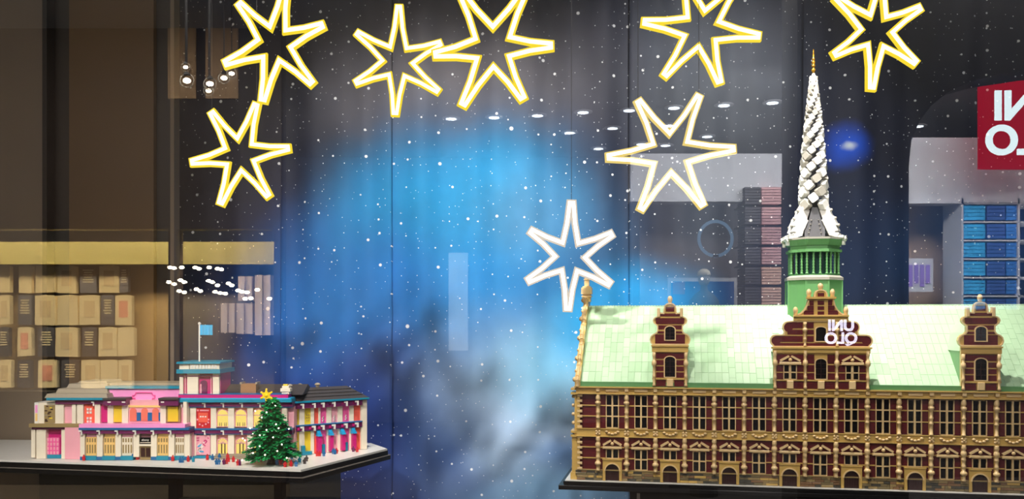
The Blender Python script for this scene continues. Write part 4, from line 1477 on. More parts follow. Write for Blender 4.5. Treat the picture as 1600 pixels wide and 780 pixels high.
WB('middle_band', PURPLE, 455, 564, ZM0, ZM1, -.008, .01); WB('band_strip', BLUE, 455, 564, ZM1, ZM1 + .003, -.011, .01); WB('band_strip', BLUE, 455, 564, ZM0 - .002, ZM0, -.006, .01)
for i, p in enumerate((472, 490, 504, 521, 540, 557)):
    for zt_ in (ZP1 - .001, ZM1 - .001):
        mb = MB(MW)
        mb.box(ws(p) - .010, ws(p), -.012, -.002, zt_ - .005, zt_); mb.box(ws(p) - .004, ws(p), -.015, -.004, zt_ - .014, zt_)
        mb.build('bracket', WHITE, pav)
        mb = MB(MW); mb.box(ws(p) - .018, ws(p) - .012, -.010, -.002, zt_ - .010, zt_ - .003); mb.build('band_block', MAGENTA, pav)
for p in (495.5, 514, 532.5, 549.5):
    aw = WB('awning', MAGENTA, p - .6, p + 4.6, .004, .052, -.012, .004)
    mb = MB(MW)
    for i in range(3):
        a0 = .052 + i * .0055
        mb.box(ws(p - 1.4), ws(p + 4.6 - i * .5), -.015 + i * .004, .003, a0, a0 + .005)
    mb.build('awning_top', AZURE, aw)
for p in (503, 538.5):
    WB('door', TEAL, p, p + 5, .0006, .026, -.001, .008)
WB('door', TEAL, 470, 475, .0006, .028, -.010, .0); WB('skirting', TEAL, 456, 486, .0006, .010, -.008, .004)
for p in (505.5, 523, 541):
    mb = MB(MW)
    x = ws(p)
    for dz, dx in ((.0, -.001), (.004, .001), (.008, -.001), (.012, .0005)):
        mb.box(x + dx - .0016, x + dx + .0016, .002, .0045, .093 + dz, .096 + dz)
    mb.build('wall_ornament', WHITE, pav)
for p in (465, 481):
    for i in range(3):
        for s in ((0, 1) if p > 470 else (0,)):
            WB('wall_slot', SAND, p - 1.4 + s * 3, p - .2 + s * 3, .098 + i * .008, .101 + i * .008, .002, .006)
mb = MB(MW)
z2 = ZE + .034
mb.add([(-.03, -.014, ZE), (ws(573.5), -.014, ZE), (ws(573.5), .10, ZE), (-.03, .10, ZE), (-.03, .045, z2), (ws(573.5) - .045, .045, z2)],
       [(0, 1, 5, 4), (1, 2, 5), (2, 3, 4, 5), (0, 4, 3), (0, 3, 2, 1)])
wr_ = mb.build('wing_roof', CHAR, pav)
for i in range(1, 4):
    mb = MB(MW); t = i / 4
    mb.box(-.02, ws(573.5) - .045 * t - .004, -.014 + .059 * t - .001, -.014 + .059 * t + .002, ZE + .034 * t - .001, ZE + .034 * t + .0012)
    mb.build('roof_seam', BLACKM, wr_)
for p in (463.5, 480, 507.5):
    mb = MB(MW)
    mb.lathe([(.0055, 0), (.0055, .009), (.009, .010), (.009, .012), (.006, .015), (.002, .0165)], 12, ws(p) , .05, z2 - .004)
    mb.build('roof_vent', ROOFGREY, pav)

# ------------------------------------------------------------------ christmas tree
TY = 2.435
tX = (425 - 800) / F * TY
tpx = TY / F
tree = thing('christmas_tree_model', 'green toy brick christmas tree with lit bulbs on the white plaza', 'tree', (tX, TY, ZL))
th = (722 - 622) * tpx
MB().lathe([(9 * tpx, 0), (7.5 * tpx, .004), (6.5 * tpx, .012), (6 * tpx, .03), (3 * tpx, th * .6), (1 * tpx, th * .98)], 10).build('trunk', TRUNK, tree)
rt_ = random.Random(21)
fa, fb = MB(), MB()
def leafp(mb, x, y, z, yaw, pitch, L, w_):
    M_ = Matrix.Translation((x, y, z)) @ Matrix.Rotation(yaw, 4, 'Z') @ Matrix.Rotation(pitch, 4, 'Y') @ Matrix.Rotation(rt_.uniform(-.6, .6), 4, 'X')
    mb.M = M_
    t = .0011
    mb.add([(0, 0, t), (L * .35, -w_, 0), (L * .75, -w_ * .8, 0), (L, 0, -.001), (L * .75, w_ * .8, 0), (L * .35, w_, 0), (L * .5, 0, t), (L * .5, 0, -t)],
           [(0, 1, 6), (1, 2, 6), (2, 3, 6), (3, 4, 6), (4, 5, 6), (5, 0, 6), (1, 0, 7), (2, 1, 7), (3, 2, 7), (4, 3, 7), (5, 4, 7), (0, 5, 7)])
tips = []
NL = 11
for l in range(NL):
    t = l / (NL - 1)
    z = (13 + 84 * t) * tpx
    R_ = (43 - 36 * t ** .9) * tpx
    nbr = int(17 - 10 * t)
    for i in range(nbr):
        yaw = 2 * PI * (i + rt_.uniform(-.25, .25)) / nbr + l * .7
        rr = R_ * rt_.uniform(.74, 1.1)
        dz = rt_.uniform(-3, 3) * tpx
        ns = max(4, int(11 * (1 - t * .6)))
        for s in range(ns):
            f = (s + .6) / ns
            x, y = rr * f * math.cos(yaw), rr * f * math.sin(yaw)
            zz = z + dz - 8 * tpx * f * f + 3 * tpx * f ** 4 + (4 * tpx)
            for k in range(5):
                yw = yaw + (k - 2) * rt_.uniform(.35, .7)
                leafp(fa if rt_.random() < .6 else fb, x, y, zz + rt_.uniform(-.002, .003), yw, rt_.uniform(-.35, .45), rt_.uniform(.010, .016), rt_.uniform(.0028, .0042))
        tips.append((rr * .96 * math.cos(yaw), rr * .96 * math.sin(yaw), z + dz - 1.5 * tpx))
fa.M = fb.M = None
tag(fa.build('foliage', LEAF, tree), kind='stuff')
tag(fb.build('inner_foliage', LEAFD, tree), kind='stuff')
bme = MB().ball((0, 0, 0), .0021, 8, 6).mesh('bulb', BULB, True)
BP = [(383, 685), (379.5, 682), (427.5, 625), (432, 630.5), (412, 648), (436, 658), (423, 666), (391, 666), (451.5, 667), (434, 677), (413, 674), (404, 662), (415, 690), (447, 688), (425, 702), (385, 712.5), (456, 708), (399, 639),
      (396, 675), (440, 664), (405, 700), (442, 697), (420, 640), (395, 693)]
for i, (px, py) in enumerate(BP):
    x = (px - 425) * tpx
    z = (722 - py) * tpx
    R_ = (46 - 38 * min(1, max(0, (z / tpx - 13) / 84)) ** .9) * tpx
    y = -math.sqrt(max(1e-6, R_ * R_ - x * x)) * .95
    inst('bulb', bme, tree, (x, y, z * (1 + .0)))
rr_ = MB()
for i in range(7):
    rr_.box(-.006 + rt_.uniform(-.006, .006), .0 + rt_.uniform(0, .006), -.018, -.014, th * .78 + i * .002, th * .78 + i * .002 + .0016)
rr_.build('ribbon', TRUNK, tree)
sp = []
for i in range(12):
    a = PI / 2 + i * PI / 6
    r = (10 if i % 2 == 0 else 5) * tpx
    sp.append((r * math.cos(a), r * math.sin(a)))
m = MB(Matrix.Translation((-8 * tpx, -.004, (722 - 614.5) * tpx)))
m.prism(sp, -.003, .003)
for i in range(0, 12, 2):
    a = PI / 2 + i * PI / 6
    m.ball((9 * tpx * math.cos(a), 0, 9 * tpx * math.sin(a)), 1.9 * tpx, 8, 5)
m.ball((0, -.002, 0), 3 * tpx, 8, 6)
m.build('tree_star', STARY, tree)
MB().tube([(0, 0, th * .96), (-8 * tpx, -.004, (722 - 620) * tpx)], .0014, 6).build('star_stem', TRUNK, tree)

# ------------------------------------------------------------------ tiny figures on the plaza
FIG = [(131, 720, 'r'), (196.5, 718, 'r'), (202, 718, 'b'), (207, 719, 'b'), (215, 718.5, 'r'), (270, 720.5, 'r'), (281.5, 723, 'b'), (285, 723, 'b'), (294, 721.5, 'r'), (302, 722, 't'), (324, 719, 'r'),
       (332, 719, 'b'), (343, 717.5, 'b'), (355.5, 717.3, 'r'), (338.5, 726, 'b'), (342, 726, 'b'), (350, 726, 'p'), (354, 725, 'r'), (357, 722, 'r'), (364.7, 722, 'r'), (371.5, 727.5, 'r'), (374.5, 727.5, 'p'), (393, 718, 'b'),
       (398, 718.5, 'r'), (403, 718.5, 'k'), (408.5, 718.5, 'r'), (413.5, 719, 'r'), (438, 719.5, 'r'), (433, 726.5, 'b'), (438.5, 726.5, 'r'), (445.5, 730, 'r'), (451, 728, 'o'), (455, 729, 'r'), (462.6, 729, 'b'), (468, 723, 't'),
       (444, 719, 'r'), (448, 719, 'r'), (456, 717, 'b'), (476, 725, 'k'), (479, 721, 'k'), (495.5, 713, 'r'), (499.5, 713, 'r'), (506, 713, 'b'), (520.5, 709.5, 'b'), (523.5, 710, 'b'), (526, 709, 'r'), (552, 706, 'p'), (558, 706.5, 'r')]
FC = {'r': ('red', RED), 'b': ('blue', BLUE), 't': ('teal', TEAL), 'p': ('purple', PURPLE), 'k': ('dark grey', CHAR), 'o': ('orange', ORANGE)}
fme = {}
for k, (nm, m) in FC.items():
    b_ = MB()
    b_.box(-.0034, -.0004, -.0018, .0018, 0, .0062); b_.box(.0004, .0034, -.0018, .0018, 0, .0062)
    b_.add([(-.0040, -.002, .0062), (.0040, -.002, .0062), (.0040, .002, .0062), (-.0040, .002, .0062), (-.0026, -.0018, .0122), (.0026, -.0018, .0122), (.0026, .0018, .0122), (-.0026, .0018, .0122)],
           [(0, 3, 2, 1), (4, 5, 6, 7), (0, 1, 5, 4), (1, 2, 6, 5), (2, 3, 7, 6), (3, 0, 4, 7)])
    for s in (-1, 1):
        b_.tube([(s * .0030, 0, .0118), (s * .0044, -.0004, .0090), (s * .0042, -.0016, .0066)], .0009, 5)
    b_.lathe([(.0012, .0122), (.0020, .0128), (.0022, .0145), (.0020, .0162), (.0010, .0168)], 8)
    fme[k] = b_.mesh('toy_figure', m)
FIG.sort(key=lambda q: q[0])
def ordinal(n):
    if n < 10: return ORD[n]
    t = ['tenth', 'eleventh', 'twelfth', 'thirteenth', 'fourteenth', 'fifteenth', 'sixteenth', 'seventeenth', 'eighteenth', 'nineteenth', 'twentieth']
    return t[n + 1 - 10] if n + 1 <= 20 else str(n + 1) + ('st' if (n + 1) % 10 == 1 and n + 1 != 11 else 'nd' if (n + 1) % 10 == 2 else 'rd' if (n + 1) % 10 == 3 else 'th')
cnt = {}
for i, (px, py, k) in enumerate(FIG):
    Y = .383 * F / (py - HOR)
    c = cnt.get(k, 0); cnt[k] = c + 1
    o = inst('toy_figure', fme[k], None, ((px - 800) / F * Y, Y, ZL - .0002), (0, 0, random.uniform(-.5, .5)))
    tag(o, 'tiny %s toy figure on the white plaza, %s %s one from the left' % (FC[k][0], ordinal(c), FC[k][0]), 'toy figure', 'toy figures on the white plaza')

# ================================================================== NEON STARS
CORE = emit('warm_neon', (255, 232, 168), 3.6)
RIMY = emit('yellow_neon_edge', (255, 224, 52), 1.15)
COREP = emit('pale_neon', (255, 238, 206), 3.2)
RIMP = emit('pale_neon_edge', (255, 226, 130), 1.0)
COREW = emit('white_neon', (255, 248, 240), 2.4)
RIMW = emit('white_neon_edge', (255, 240, 220), 0.85)
WIRE = mat('thin_steel_wire', (60, 60, 62), 0.4, 0.6)
CLEAR = mat('star_backing', (120, 110, 84), 0.3)
STARS = [
    ('neon star above the flag tower, touching the tip of the one below', [(447, -22), (505, 40), (488, 131), (411, 158), (352, 100), (374, 6)], 2.50, CORE, RIMY, 5.0),
    ('small neon star with one arm straight up, left of the larger one it nearly touches', [(623.5, 10), (689, 68), (685, 143), (617.5, 179), (556, 130), (558, 52)], 2.50, CORE, RIMY, 4.2),
    ('large neon star whose upper arms leave the top edge, right of the small upright one', [(822, -17), (862, 72), (817, 155), (723, 165), (679, 86), (719, -13)], 2.40, CORE, RIMY, 5.2),
    ('neon star with a dark cloth seam to its left, above the pale large one', [(1155, -28), (1186, 57), (1124, 130), (1038, 119), (1005, 35), (1067, -39)], 2.42, CORE, RIMY, 4.8),
    ('neon star to the right of the golden spire tip', [(1378, -40), (1437, 13), (1430, 99), (1361, 139), (1303, 86), (1306, -3)], 2.46, CORE, RIMY, 4.8),
    ('neon star hanging lowest above the flag pole', [(401, 163), (452, 232), (420, 307), (345, 319), (300, 254), (331, 176)], 2.52, CORE, RIMY, 4.4),
    ('large pale yellow neon star left of the twisted spire', [(1092, 150), (1147, 233), (1098, 322), (1001, 328), (949, 246), (997, 158)], 2.30, COREP, RIMP, 4.6),
    ('lowest neon star, white, on a long wire by the left gable of the hall', [(893, 316), (956, 366), (953, 444), (887, 484), (825, 439), (829, 361)], 2.52, COREW, RIMW, 4.6),
]
def flat_loop(mb, pts, w_, y0, y1):
    """closed flat strip of width w_ following pts (x,z), mitred"""
    n = len(pts)
    inn, out = [], []
    for i in range(n):
        p0, p1, p2 = Vector(pts[i - 1]), Vector(pts[i]), Vector(pts[(i + 1) % n])
        a = (p1 - p0).normalized(); b = (p2 - p1).normalized()
        na = Vector((-a.y, a.x)); nb = Vector((-b.y, b.x))
        m_ = na + nb
        if m_.length < .3: m_ = na * .3
        m_ = m_.normalized() / max(.45, math.cos(na.angle(nb) / 2) if na.length and nb.length else 1)
        inn.append(p1 + m_ * w_ / 2); out.append(p1 - m_ * w_ / 2)
    vs = []
    for i in range(n):
        vs += [(inn[i].x, y0, inn[i].y), (out[i].x, y0, out[i].y), (out[i].x, y1, out[i].y), (inn[i].x, y1, inn[i].y)]
    fs = []
    for i in range(n):
        a = i * 4; b = ((i + 1) % n) * 4
        fs += [(a, b, b + 1, a + 1), (a + 1, b + 1, b + 2, a + 2), (a + 2, b + 2, b + 3, a + 3), (a + 3, b + 3, b, a)]
    mb.add(vs, fs)
for lab, tips_, Y, core_m, rim_m, tw in STARS:
    cx = sum(t[0] for t in tips_) / 6; cy = sum(t[1] for t in tips_) / 6
    X, _, Z = at(cx, cy, Y)
    k = Y / F
    o = thing('neon_star', lab, 'light', (X, Y, Z), 0, 'six pointed neon stars hanging in the window')
    T = [Vector(((px - cx) * k, (cy - py) * k)) for px, py in tips_]
    pts = []
    for i in range(6):
        t = T[i]; t2 = T[(i + 1) % 6]; t0 = T[i - 1]
        def inner(a, b):
            d = (a.normalized() + b.normalized()).normalized()
            return d * (.31 * (a.length + b.length) / 2)
        i0 = inner(t0, t); i1 = inner(t, t2)
        side = Vector((-t.y, t.x)).normalized()          # to the left looking outward
        hwid = tw * k * .62
        tl, tr = t * .985 + side * hwid, t * .985 - side * hwid
        ml = i0 * .5 + tl * .5; mr = i1 * .5 + tr * .5
        ax = t.normalized()
        def pull(p):
            q = ax * p.dot(ax)
            return p + (q - p) * .20
        # clockwise: coming from previous inner vertex up the left flank
        pts += [i0, pull(ml), tl, tr, pull(mr)]
    P = [(p.x, p.y) for p in pts]
    m = MB(); flat_loop(m, P, tw * 2.25 * k, -.004, .008)
    m.build('tube_housing', rim_m, o)
    m = MB(); flat_loop(m, P, tw * 1.2 * k, -.0065, -.004)
    m.build('light_strip', core_m, o)
    top = max(T, key=lambda q: q.y)
    up_t = sorted(T, key=lambda q: -q.y)[:2]
    ancs = [top] if top.y - up_t[1].y > .05 else up_t
    for a in ancs:
        MB().tube([(a.x, 0, a.y), (a.x * 1.0, .0, 3.38 - Z)], .0008, 5).build('wire', WIRE, o)

# ================================================================== ACROSS THE PASSAGE (seen as reflections)
DK = mat('dark_facade', (30, 27, 26), 0.6)
GC = mat('grey_ceiling_paint', (150, 150, 156), 0.8)
WF = mat('white_fascia_paint', (226, 226, 232), 0.7)
OCH = mat('ochre_shop_wall', (112, 92, 56), 0.7)
CLOTHC = mat('cream_canvas', (228, 212, 172), 0.85, bump=.2)
CLOTHB = mat('navy_canvas', (26, 28, 40), 0.8)
PRINT = mat('printed_grey', (178, 160, 126), 0.8)
PRINTR = mat('printed_rose', (170, 116, 100), 0.8)
CEILZ = 4.0
o = MB().box(-9, 9, -11.5, YG - .1, CEILZ, CEILZ + .1).build('ceiling', GC); tag(o, kind='structure')
o = MB().box(-9, 9, -11.6, -11.5, 0, CEILZ).build('wall_back', mat('far_wall_paint', (92, 94, 104), 0.8)); tag(o, kind='structure')
def mbox(mb, p0, q0, p1, q1, Yv, dep):
    """box whose reflection covers a pixel rectangle; dep = thickness away from the pane"""
    a = mirror(p0, q1, Yv); b = mirror(p1, q0, Yv)
    mb.box(a[0], b[0], a[1] - dep, a[1], max(.001, a[2]), b[2])
    return mb
def MBX(name, m, p0, q0, p1, q1, Yv, dep=.05, parent=None):
    return mbox(MB(), p0, q0, p1, q1, Yv, dep).build(name, m, parent)
# brown facade with an opening onto the bag shop
YS = 7.6
fw = MB()
zt_ = mirror(0, 358, YS)[2]
xl, xr = -8.5, mirror(440, 0, YS)[0]
yy = 2 * YG - YS
fw.box(xl, xr, yy - .15, yy, zt_, CEILZ)
fw.box(mirror(428, 0, YS)[0], xr, yy - .15, yy, 0, zt_)
fw.box(mirror(263, 0, YS)[0], mirror(276, 0, YS)[0], yy - .15, yy, 0, zt_)
o = fw.build('wall_bag_shop', mat('brown_facade', (58, 44, 34), 0.6)); tag(o, kind='structure')
o = MBX('wall_shop_back', OCH, -260, 380, 264, 612, 8.6, .05); tag(o, kind='structure')
o = MBX('trim_6', mat('olive_fascia', (104, 98, 52), 0.6), -200, 378, 428, 413, 8.3, .1); tag(o, kind='structure')
o = MBX('wall_shop_side_dim', mat('dim_brown_paint', (66, 60, 54), .8), 264, 380, 440, 1000, 8.6, .05); tag(o, kind='structure')
o = MBX('wall_veil_block', mat('veil_block_black', (10, 9, 9), .7), -260, 612, 440, 1000, 8.30, .3); tag(o, kind='structure')  # added black block, keeps brown reflections off the pedestal
# dim upper windows
wn = bpy.data.objects.new('window_2', None); COL.objects.link(wn); tag(wn, kind='structure')
PN = mat('brown_lit_pane', (196, 156, 110), 0.6)  # dim light of the lit panes put into a brown colour
for p0, p1 in ((262, 306), (321, 372)):
    for q0, q1 in ((-60, 24), (42, 154)):
        MBX('pane', PN, p0, q0, p1, q1, YS - .01, .01, wn)
# bags: (row, px0, px1, py0, py1, kind)
BAGS = []
rows = [(415, 458, [(0, 18, 'c'), (32, 52, 'c'), (58, 90, 'c'), (92, 121, 'p'), (127, 153, 'n'), (157, 188, 'p'), (189, 202, 'n')]),
        (461, 508, [(0, 18, 'p'), (31, 52, 'n'), (57, 90, 'p'), (92, 124, 'c'), (126, 158, 'p'), (160, 181, 'n'), (182, 208, 'r')]),
        (511, 557, [(0, 16, 'n'), (30, 52, 'r'), (62, 88, 'n'), (89, 124, 'p'), (130, 153, 'n'), (156, 185, 'p'), (186, 212, 'c')]),
        (562, 606, [(0, 20, 'p'), (30, 50, 'n'), (62, 91, 'r'), (98, 126, 'n'), (129, 158, 'p'), (159, 186, 'c'), (187, 208, 'p')])]
desc = {'c': 'plain cream', 'p': 'cream with a grey print', 'n': 'navy with pale lines of text', 'r': 'cream with a rose print'}
for r, (q0, q1, items) in enumerate(rows):
    for i, (p0, p1, kd) in enumerate(items):
        Yv = 8.45
        a = mirror(p0, q1, Yv); b = mirror(p1, q0, Yv)
        root = thing('tote_bag', 'reflected canvas tote bag, %s, %s row, %s from the left' % (desc[kd], ORD[r], ORD[i]), 'bag', ((a[0] + b[0]) / 2, a[1], a[2]), 0, 'tote bags on the reflected shop wall')
        wv, hv = (b[0] - a[0]), (b[2] - a[2])
        base = CLOTHB if kd == 'n' else CLOTHC
        bg = MB()
        j = random.uniform(-.03, .03)
        bg.prism([(-wv / 2, 0), (wv / 2, j * .3), (wv / 2 * .98, hv * .96), (wv * .2, hv), (-wv * .2, hv * .99), (-wv / 2 * .98, hv * .97)], -.03, .03)
        inst('bag_body', bg.mesh('bag_body', base), root)
        if kd == 'n':
            tx_ = MB()
            for li in range(6):
                L2 = wv * random.uniform(.22, .36)
                tx_.box(-L2, L2, .03, .032, hv * (.80 - li * .085), hv * (.84 - li * .085))
            inst('print', tx_.mesh('print', CLOTHC), root)
        elif kd in 'pr':
            tx_ = MB().box(-wv * .26, wv * .26, .03, .033, hv * .25, hv * .8)
            inst('print', tx_.mesh('print', PRINT if kd == 'p' else PRINTR), root)
# folded cloth further along
for i, (p0, q0, p1, q1) in enumerate(((372, 432, 395, 470), (398, 430, 424, 474), (345, 474, 368, 520), (369, 474, 396, 522), (398, 474, 424, 524))):
    root = thing('folded_cloth', 'reflected pale folded cloth beside the bag wall, %s of five' % ORD[i], 'cloth', mirror((p0 + p1) / 2, q1, 8.4), 0, 'reflected folded cloths')
    wv = (p1 - p0) / F * 8.4; hv = (q1 - q0) / F * 8.4
    for s in range(4):
        inst('fold', MB().cham(-wv / 2 + s * wv / 4, -wv / 2 + (s + 1) * wv / 4 - .004, -.10, .0 + (s % 2) * .02, 0, hv, .004).mesh('fold', mat('lilac_cloth', (206, 196, 206), .85)), root)
# spot lamps in the reflected shop
SPOTW = emit('shop_spot_glow', (255, 240, 205), 26)
SP = [(266, 418), (272, 419), (284, 418), (305, 418), (311, 420), (327, 418), (340, 420), (346, 421), (264, 441), (272, 444), (282, 438), (288, 441), (280, 455), (288, 457), (307, 452), (313, 455), (326, 439), (332, 441), (340, 446),
      (357, 443), (362, 446), (336, 456), (344, 458), (352, 459), (372, 454), (378, 456), (386, 457), (383, 467), (392, 466), (402, 453), (421, 467)]
sm = MB().ball((0, 0, 0), .017, 8, 6, 1.3, 1, .8).mesh('spot_lamp', SPOTW, True)
for i, (px, py) in enumerate(SP):
    o = inst('spot_lamp', sm, None, mirror(px, py, 7.2))
    tag(o, 'small bright spot lamp reflected above the flag pole, %s from the left of its cluster' % ordinal(sorted(SP).index((px, py))), 'lamp', 'reflected spot lamps of the bag shop')
# glass globe pendants
GLB = mat('globe_glass', (200, 190, 170), 0.05)
FIL = emit('pendant_glow', (255, 246, 226), 16)
for i, (px, py, r) in enumerate(((290, 105, 7), (292, 126, 11), (328, 131, 10), (326, 142, 8), (350, 122, 9), (362, 115, 8))):
    Yv = 5.6 + 0.28 * i
    x, y, z = mirror(px, py, Yv)
    rr = r * Yv / F
    root = thing('pendant_lamp', 'reflected glass globe pendant left of the upper neon star, %s of six' % ORD[i], 'lamp', (x, y, z), 0, 'reflected globe pendants')
    inst('globe_cap', MB().lathe([(rr * .5, rr * .8), (rr * .3, rr * 1.2), (.004, rr * 1.3), (.004, CEILZ - z)], 10).mesh('globe_cap', FRM), root)
    inst('bulb', MB().ball((0, 0, 0), rr * .5, 10, 7, 1.2, 1, .8).mesh('bulb', FIL, True), root)
    ring = MB()
    for a in range(12):
        t0, t1 = 2 * PI * a / 12, 2 * PI * (a + 1) / 12
        ring.tube([(rr * math.cos(t0), 0, rr * math.sin(t0)), (rr * math.cos(t1), 0, rr * math.sin(t1))], rr * .06, 5)
    inst('globe_ring', ring.mesh('globe_ring', GLB), root)
# ceiling downlights
DL = [(705, 184), (772, 182), (840, 179), (890, 206), (911, 174), (957, 199), (935, 231), (983, 171), (1053, 167), (1131, 163), (1207, 159), (1045, 195), (1002, 224), (1105, 212), (1040, 226), (1048, 250), (1015, 268), (1050, 285), (1434, 196)]
DLM = emit('downlight_glow', (236, 246, 255), 9)
dm = MB().lathe([(.065, -.02), (.065, 0)], 16).mesh('lens', DLM)
dr_ = MB().lathe([(.11, -.012), (.11, .0), (.10, .004)], 16).mesh('ring', WF)
for i, (px, py) in enumerate(DL):
    Yv = (CEILZ - .02 - EYE) * F / (HOR - py)
    Yv = min(Yv, 12.2)
    x, y, z = mirror(px, py, Yv)
    root = thing('downlight', 'round white ceiling downlight reflected below the upper stars, %s from the left' % ordinal(sorted(DL).index((px, py))), 'lamp', (x, y, min(z, CEILZ) - .001), 0, 'reflected ceiling downlights')
    inst('lens', dm, root); inst('ring', dr_, root)
# dark pier with arch on the right
YP = 5.2
pts = []
zc_ = CEILZ
def mp(px, py): a = mirror(px, py, YP); return (a[0], a[2])
x0 = mp(1246, 0)[0]; x1 = mp(1420, 0)[0]
arcp = [(1420, 505 + 1.5 * F / YP), (1420, 260), (1424, 220), (1436, 190), (1455, 165), (1480, 145), (1515, 128), (1560, 116), (1640, 104), (1760, 98)]
poly = [(x0, 0), (x1, 0)] + [mp(*q) for q in arcp[1:]] + [(mp(1760, 0)[0], zc_), (x0, zc_)]
o = MB().prism(poly, 2 * YG - YP - .3, 2 * YG - YP).build('wall_arcade', DK); tag(o, kind='structure')
# clothes shop beyond
YR = 9.2
o = MBX('wall_clothes_shop', WF, 985, 240, 1245, 315, YR, .2); tag(o, kind='structure')
o = MBX('trim_7', WF, 1380, 215, 1760, 318, YR, .2); tag(o, kind='structure')
o = MBX('wall_shop_inner', mat('dim_shop_wall', (118, 112, 116), .8), 1000, 315, 1245, 800, YR + .8, .1); tag(o, kind='structure')
o = MBX('wall_shop_side', mat('warm_shop_wall', (170, 140, 112), .8), 1400, 318, 1504, 800, YR + .8, .1); tag(o, kind='structure')
cn = MBX('veil_blocker', DK, 990, 492, 1245, 900, 8.75, .3)  # added dark block hiding the shop wall's pale reflection on the facade
tag(cn, 'added dark counter reflected low between the blue cloud and the spire', 'blocker')
cn = MBX('veil_blocker', DK, 1400, 484, 1700, 900, 8.7, .3)  # added dark block, stops the shelf back reflecting over the hall
tag(cn, 'added dark counter in front of the reflected blue clothes shelf', 'blocker')
# red sign
SR = mat('red_sign_face', (206, 16, 48), .4)
SW = emit('sign_letters', (225, 244, 248), 7.0)
SRE = emit('red_sign_glow', (214, 12, 52), 2.6)
YSg = 8.6
a = mirror(1534, 262, YSg); b = mirror(1676, 122, YSg)
sign = thing('shop_sign', 'red square lit sign with white letters, mirrored in the pane', 'sign', ((a[0] + b[0]) / 2, a[1], (a[2] + b[2]) / 2))
S_ = b[0] - a[0]
MB().box(-S_ / 2, S_ / 2, -.08, 0, -S_ / 2, S_ / 2).build('sign_face', SRE, sign)
text('lettering', 'UNI', SW, sign, (0, .012, S_ * .17), S_ * .44, (PI / 2, 0, PI), .01, .012)
text('lettering', 'QLO', SW, sign, (0, .012, -S_ * .21), S_ * .44, (PI / 2, 0, PI), .01, .012)
# second, smaller lit lettering further off
YS2 = 4.7
k2 = YS2 / F
a = mirror(1292, 537, YS2); b = mirror(1336, 500, YS2)
s2 = thing('lettering_sign', 'small white lit lettering mirrored over the middle gable', 'sign', ((a[0] + b[0]) / 2, a[1], (a[2] + b[2]) / 2))
SW2 = emit('white_letter_glow', (236, 236, 255), 7)
text('lettering', 'UNI', SW2, s2, (0, 0, 9 * k2), 24 * k2, (PI / 2, 0, PI), .002, .9 * k2)
text('lettering', 'QLO', SW2, s2, (0, 0, -11 * k2), 24 * k2, (PI / 2, 0, PI), .002, .9 * k2)
MB().box(-20 * k2, 20 * k2, -.03, -.006, -1.5 * k2, .5 * k2).build('mounting_rail', DK, s2)
# shelves of folded clothes
BLC = [mat('sky_folded_cloth', (40, 140, 190), .85), mat('navy_folded_cloth', (24, 58, 120), .85), mat('blue_folded_cloth', (30, 92, 160), .85)]
shelf = thing('clothes_shelf', 'white shelf unit of blue folded clothes reflected right of the arch', 'shelf', mirror(1560, 800, YR))
oz = mirror(1560, 800, YR)
def shelf_local(mb, p0, q0, p1, q1, dep, yoff=0):
    a = mirror(p0, q1, YR); b = mirror(p1, q0, YR)
    mb.box(a[0] - oz[0], b[0] - oz[0], -dep + yoff, yoff, max(0, a[2] - oz[2]), b[2] - oz[2])
    return mb
for q in range(318, 520, 29):
    shelf_local(MB(), 1504, q - 1.2, 1680, q + 1.2, .4).build('shelf_board', WF, shelf)
for p in (1504, 1592, 1680):
    shelf_local(MB(), p - 1.5, 310, p + 1.5, 560, .4).build('shelf_upright', WF, shelf)
shelf_local(MB(), 1504, 310, 1680, 800, .02, -.4).build('shelf_back', BLC[1], shelf)
n_ = 0
for r, q in enumerate(range(318, 490, 29)):
    for c, (p0, p1) in enumerate(((1507, 1541), (1544, 1572), (1574, 1590))):
        a = mirror(p0, q + 27, YR); b = mirror(p1, q + 4, YR)
        st_m = MB()
        hh_ = b[2] - a[2]
        for s in range(4):
            st_m.cham(a[0], b[0], -.32 + 0, .0, s * hh_ / 4 + .001, (s + 1) * hh_ / 4 - .004, .006)
        o = st_m.build('clothes_stack', BLC[(0, 1, 2)[c]], None, (0, a[1] - .02, a[2] + .01))
        tag(o, 'stack of folded blue clothes, %s shelf, %s from the left' % (ORD[r], ORD[c]), 'clothes', 'folded blue clothes on the reflected shelf')
PKC = [mat('rose_folded_cloth', (196, 150, 150), .85), mat('charcoal_folded_cloth', (60, 56, 60), .85), mat('peach_folded_cloth', (206, 164, 146), .85)]
for r, q in enumerate(range(292, 480, 31)):
    for c, (p0, p1) in enumerate(((1160, 1184), (1186, 1216), (1218, 1244))):
        a = mirror(p0, q + 29, YR); b = mirror(p1, q + 2, YR)
        st_m = MB(); hh_ = b[2] - a[2]
        for s in range(6):
            st_m.cham(a[0], b[0], -.3, .0, s * hh_ / 6 + .001, (s + 1) * hh_ / 6 - .005, .006)
        o = st_m.build('clothes_stack', PKC[(1, 0 if r < 4 else 2, 1)[c]], None, (0, a[1] + .1, a[2]))
        tag(o, 'stack of folded %s clothes left of the spire, %s shelf, %s from the left' % ('rose' if c == 1 else 'charcoal', ORD[r], ORD[c]), 'clothes', 'folded clothes reflected left of the spire')
    bx_ = MBX('shelf_board', DK, 1158, q + 29.5, 1245, q + 31.5, YR, .3)
    tag(bx_, 'dark shelf board of the reflected clothes wall left of the spire, %s from top' % ORD[r], 'shelf board')
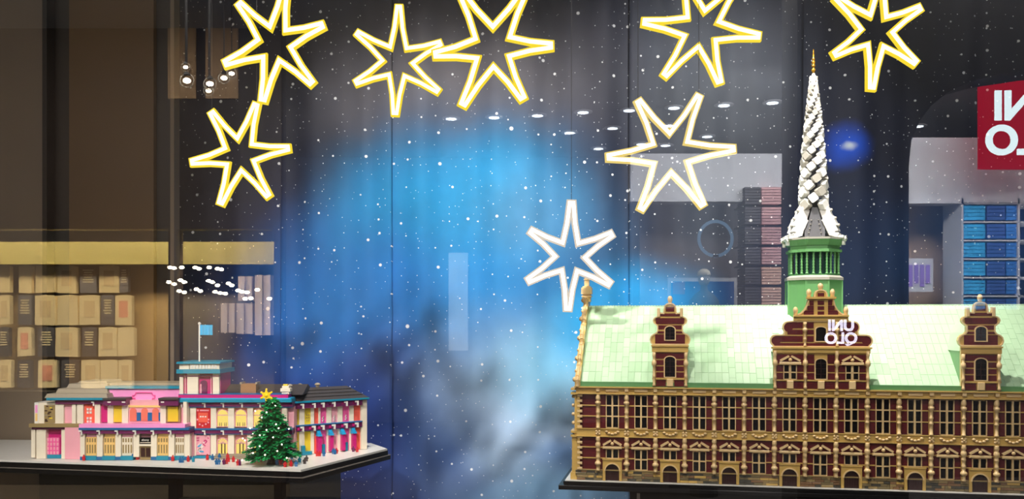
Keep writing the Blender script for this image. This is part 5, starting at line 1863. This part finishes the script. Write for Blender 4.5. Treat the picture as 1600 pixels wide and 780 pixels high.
# ring display, screen, bust
ctr = mirror(1118, 373, 8.0)
k = 8.0 / F
rg = thing('ring_display', 'pale blue glowing ring reflected between the large star and the spire', 'display', ctr)
rm = MB()
for i in range(32):
    t0, t1 = 2 * PI * i / 32, 2 * PI * (i + 1) / 32
    rm.tube([(26 * k * math.cos(t0), 0, 27 * k * math.sin(t0)), (26 * k * math.cos(t1), 0, 27 * k * math.sin(t1))], 2.6 * k, 6)
rm.build('ring', emit('ring_glow', (150, 190, 230), 1.5), rg)
MB().lathe([(.03, 0), (.03, .02)], 8).build('ring_foot', DK, rg, (0, 0, -29 * k))
scr = thing('table_screen', 'framed blue screen on a table reflected above the green roof', 'screen', mirror(1098, 482, 8.2))
k = 8.2 / F
MB().box(-54 * k, 54 * k, -.06, -.01, 0, 48 * k).build('screen_frame', mat('silver_frame', (190, 190, 196), .4), scr)
MB().box(-49 * k, 49 * k, -.01, .0, 3 * k, 42 * k).build('screen_panel', emit('screen_blue', (60, 110, 190), 1.2), scr)
MB().box(-47 * k, -28 * k, .0, .004, 22 * k, 41 * k).build('screen_patch', emit('screen_rose', (150, 70, 110), 1.2), scr)
man = thing('mannequin', 'grey mannequin bust in front of the reflected screen', 'mannequin', mirror(1100, 482, 7.8))
k = 7.8 / F
MB().lathe([(24 * k, -60 * k), (25 * k, 0), (23 * k, 12 * k), (15 * k, 22 * k), (6 * k, 28 * k), (5 * k, 36 * k)], 16).build('shoulders', mat('dark_jacket', (52, 56, 66), .8), man, smooth=True)
hd = MB(); hd.ball((0, 0, 46 * k), 11 * k, 14, 10, .85, .95, 1.1); hd.ball((0, 9.5 * k, 45 * k), 2.0 * k, 8, 6, .8, 1, 1.4)
hd.build('head', mat('grey_mannequin', (170, 164, 156), .5), man, smooth=True)
MB().lathe([(10.4 * k, 50 * k), (10.6 * k, 53 * k), (9 * k, 58 * k), (5 * k, 61 * k), (1 * k, 62 * k)], 14).build('cap', mat('beige_cap', (196, 186, 164), .8), man, smooth=True)
MB().lathe([(22 * k, 0), (22 * k, max(.1, (mirror(1100, 482, 7.8)[2] - 60 * k)))], 12).build('stand', DK, man, (0, 0, -mirror(1100, 482, 7.8)[2] + .001))
MB().box(-54 * 8.2 / F, 54 * 8.2 / F, -.5, .05, -mirror(1098, 482, 8.2)[2] + .001, 0).build('table', DK, scr)
# poster and tall panel
po2 = MBX('poster', WF, 1416, 404, 1458, 456, 9.4, .02)
tag(po2, 'white poster with violet lettering bars reflected beside the dark arch', 'poster')
for i in range(4):
    mbox(MB(), 1420 + i * 9, 414, 1426 + i * 9, 448 - 5 * (i % 2), 9.39, .01).build('poster_print', mat('violet_print', (120, 90, 170), .8), po2)
pn = MBX('upright_signboard', mat('pale_panel', (176, 190, 204), .7), 701, 395, 731, 548, 9.0, .06)
tag(pn, 'pale upright signboard reflected over the blue cloud', 'signboard')
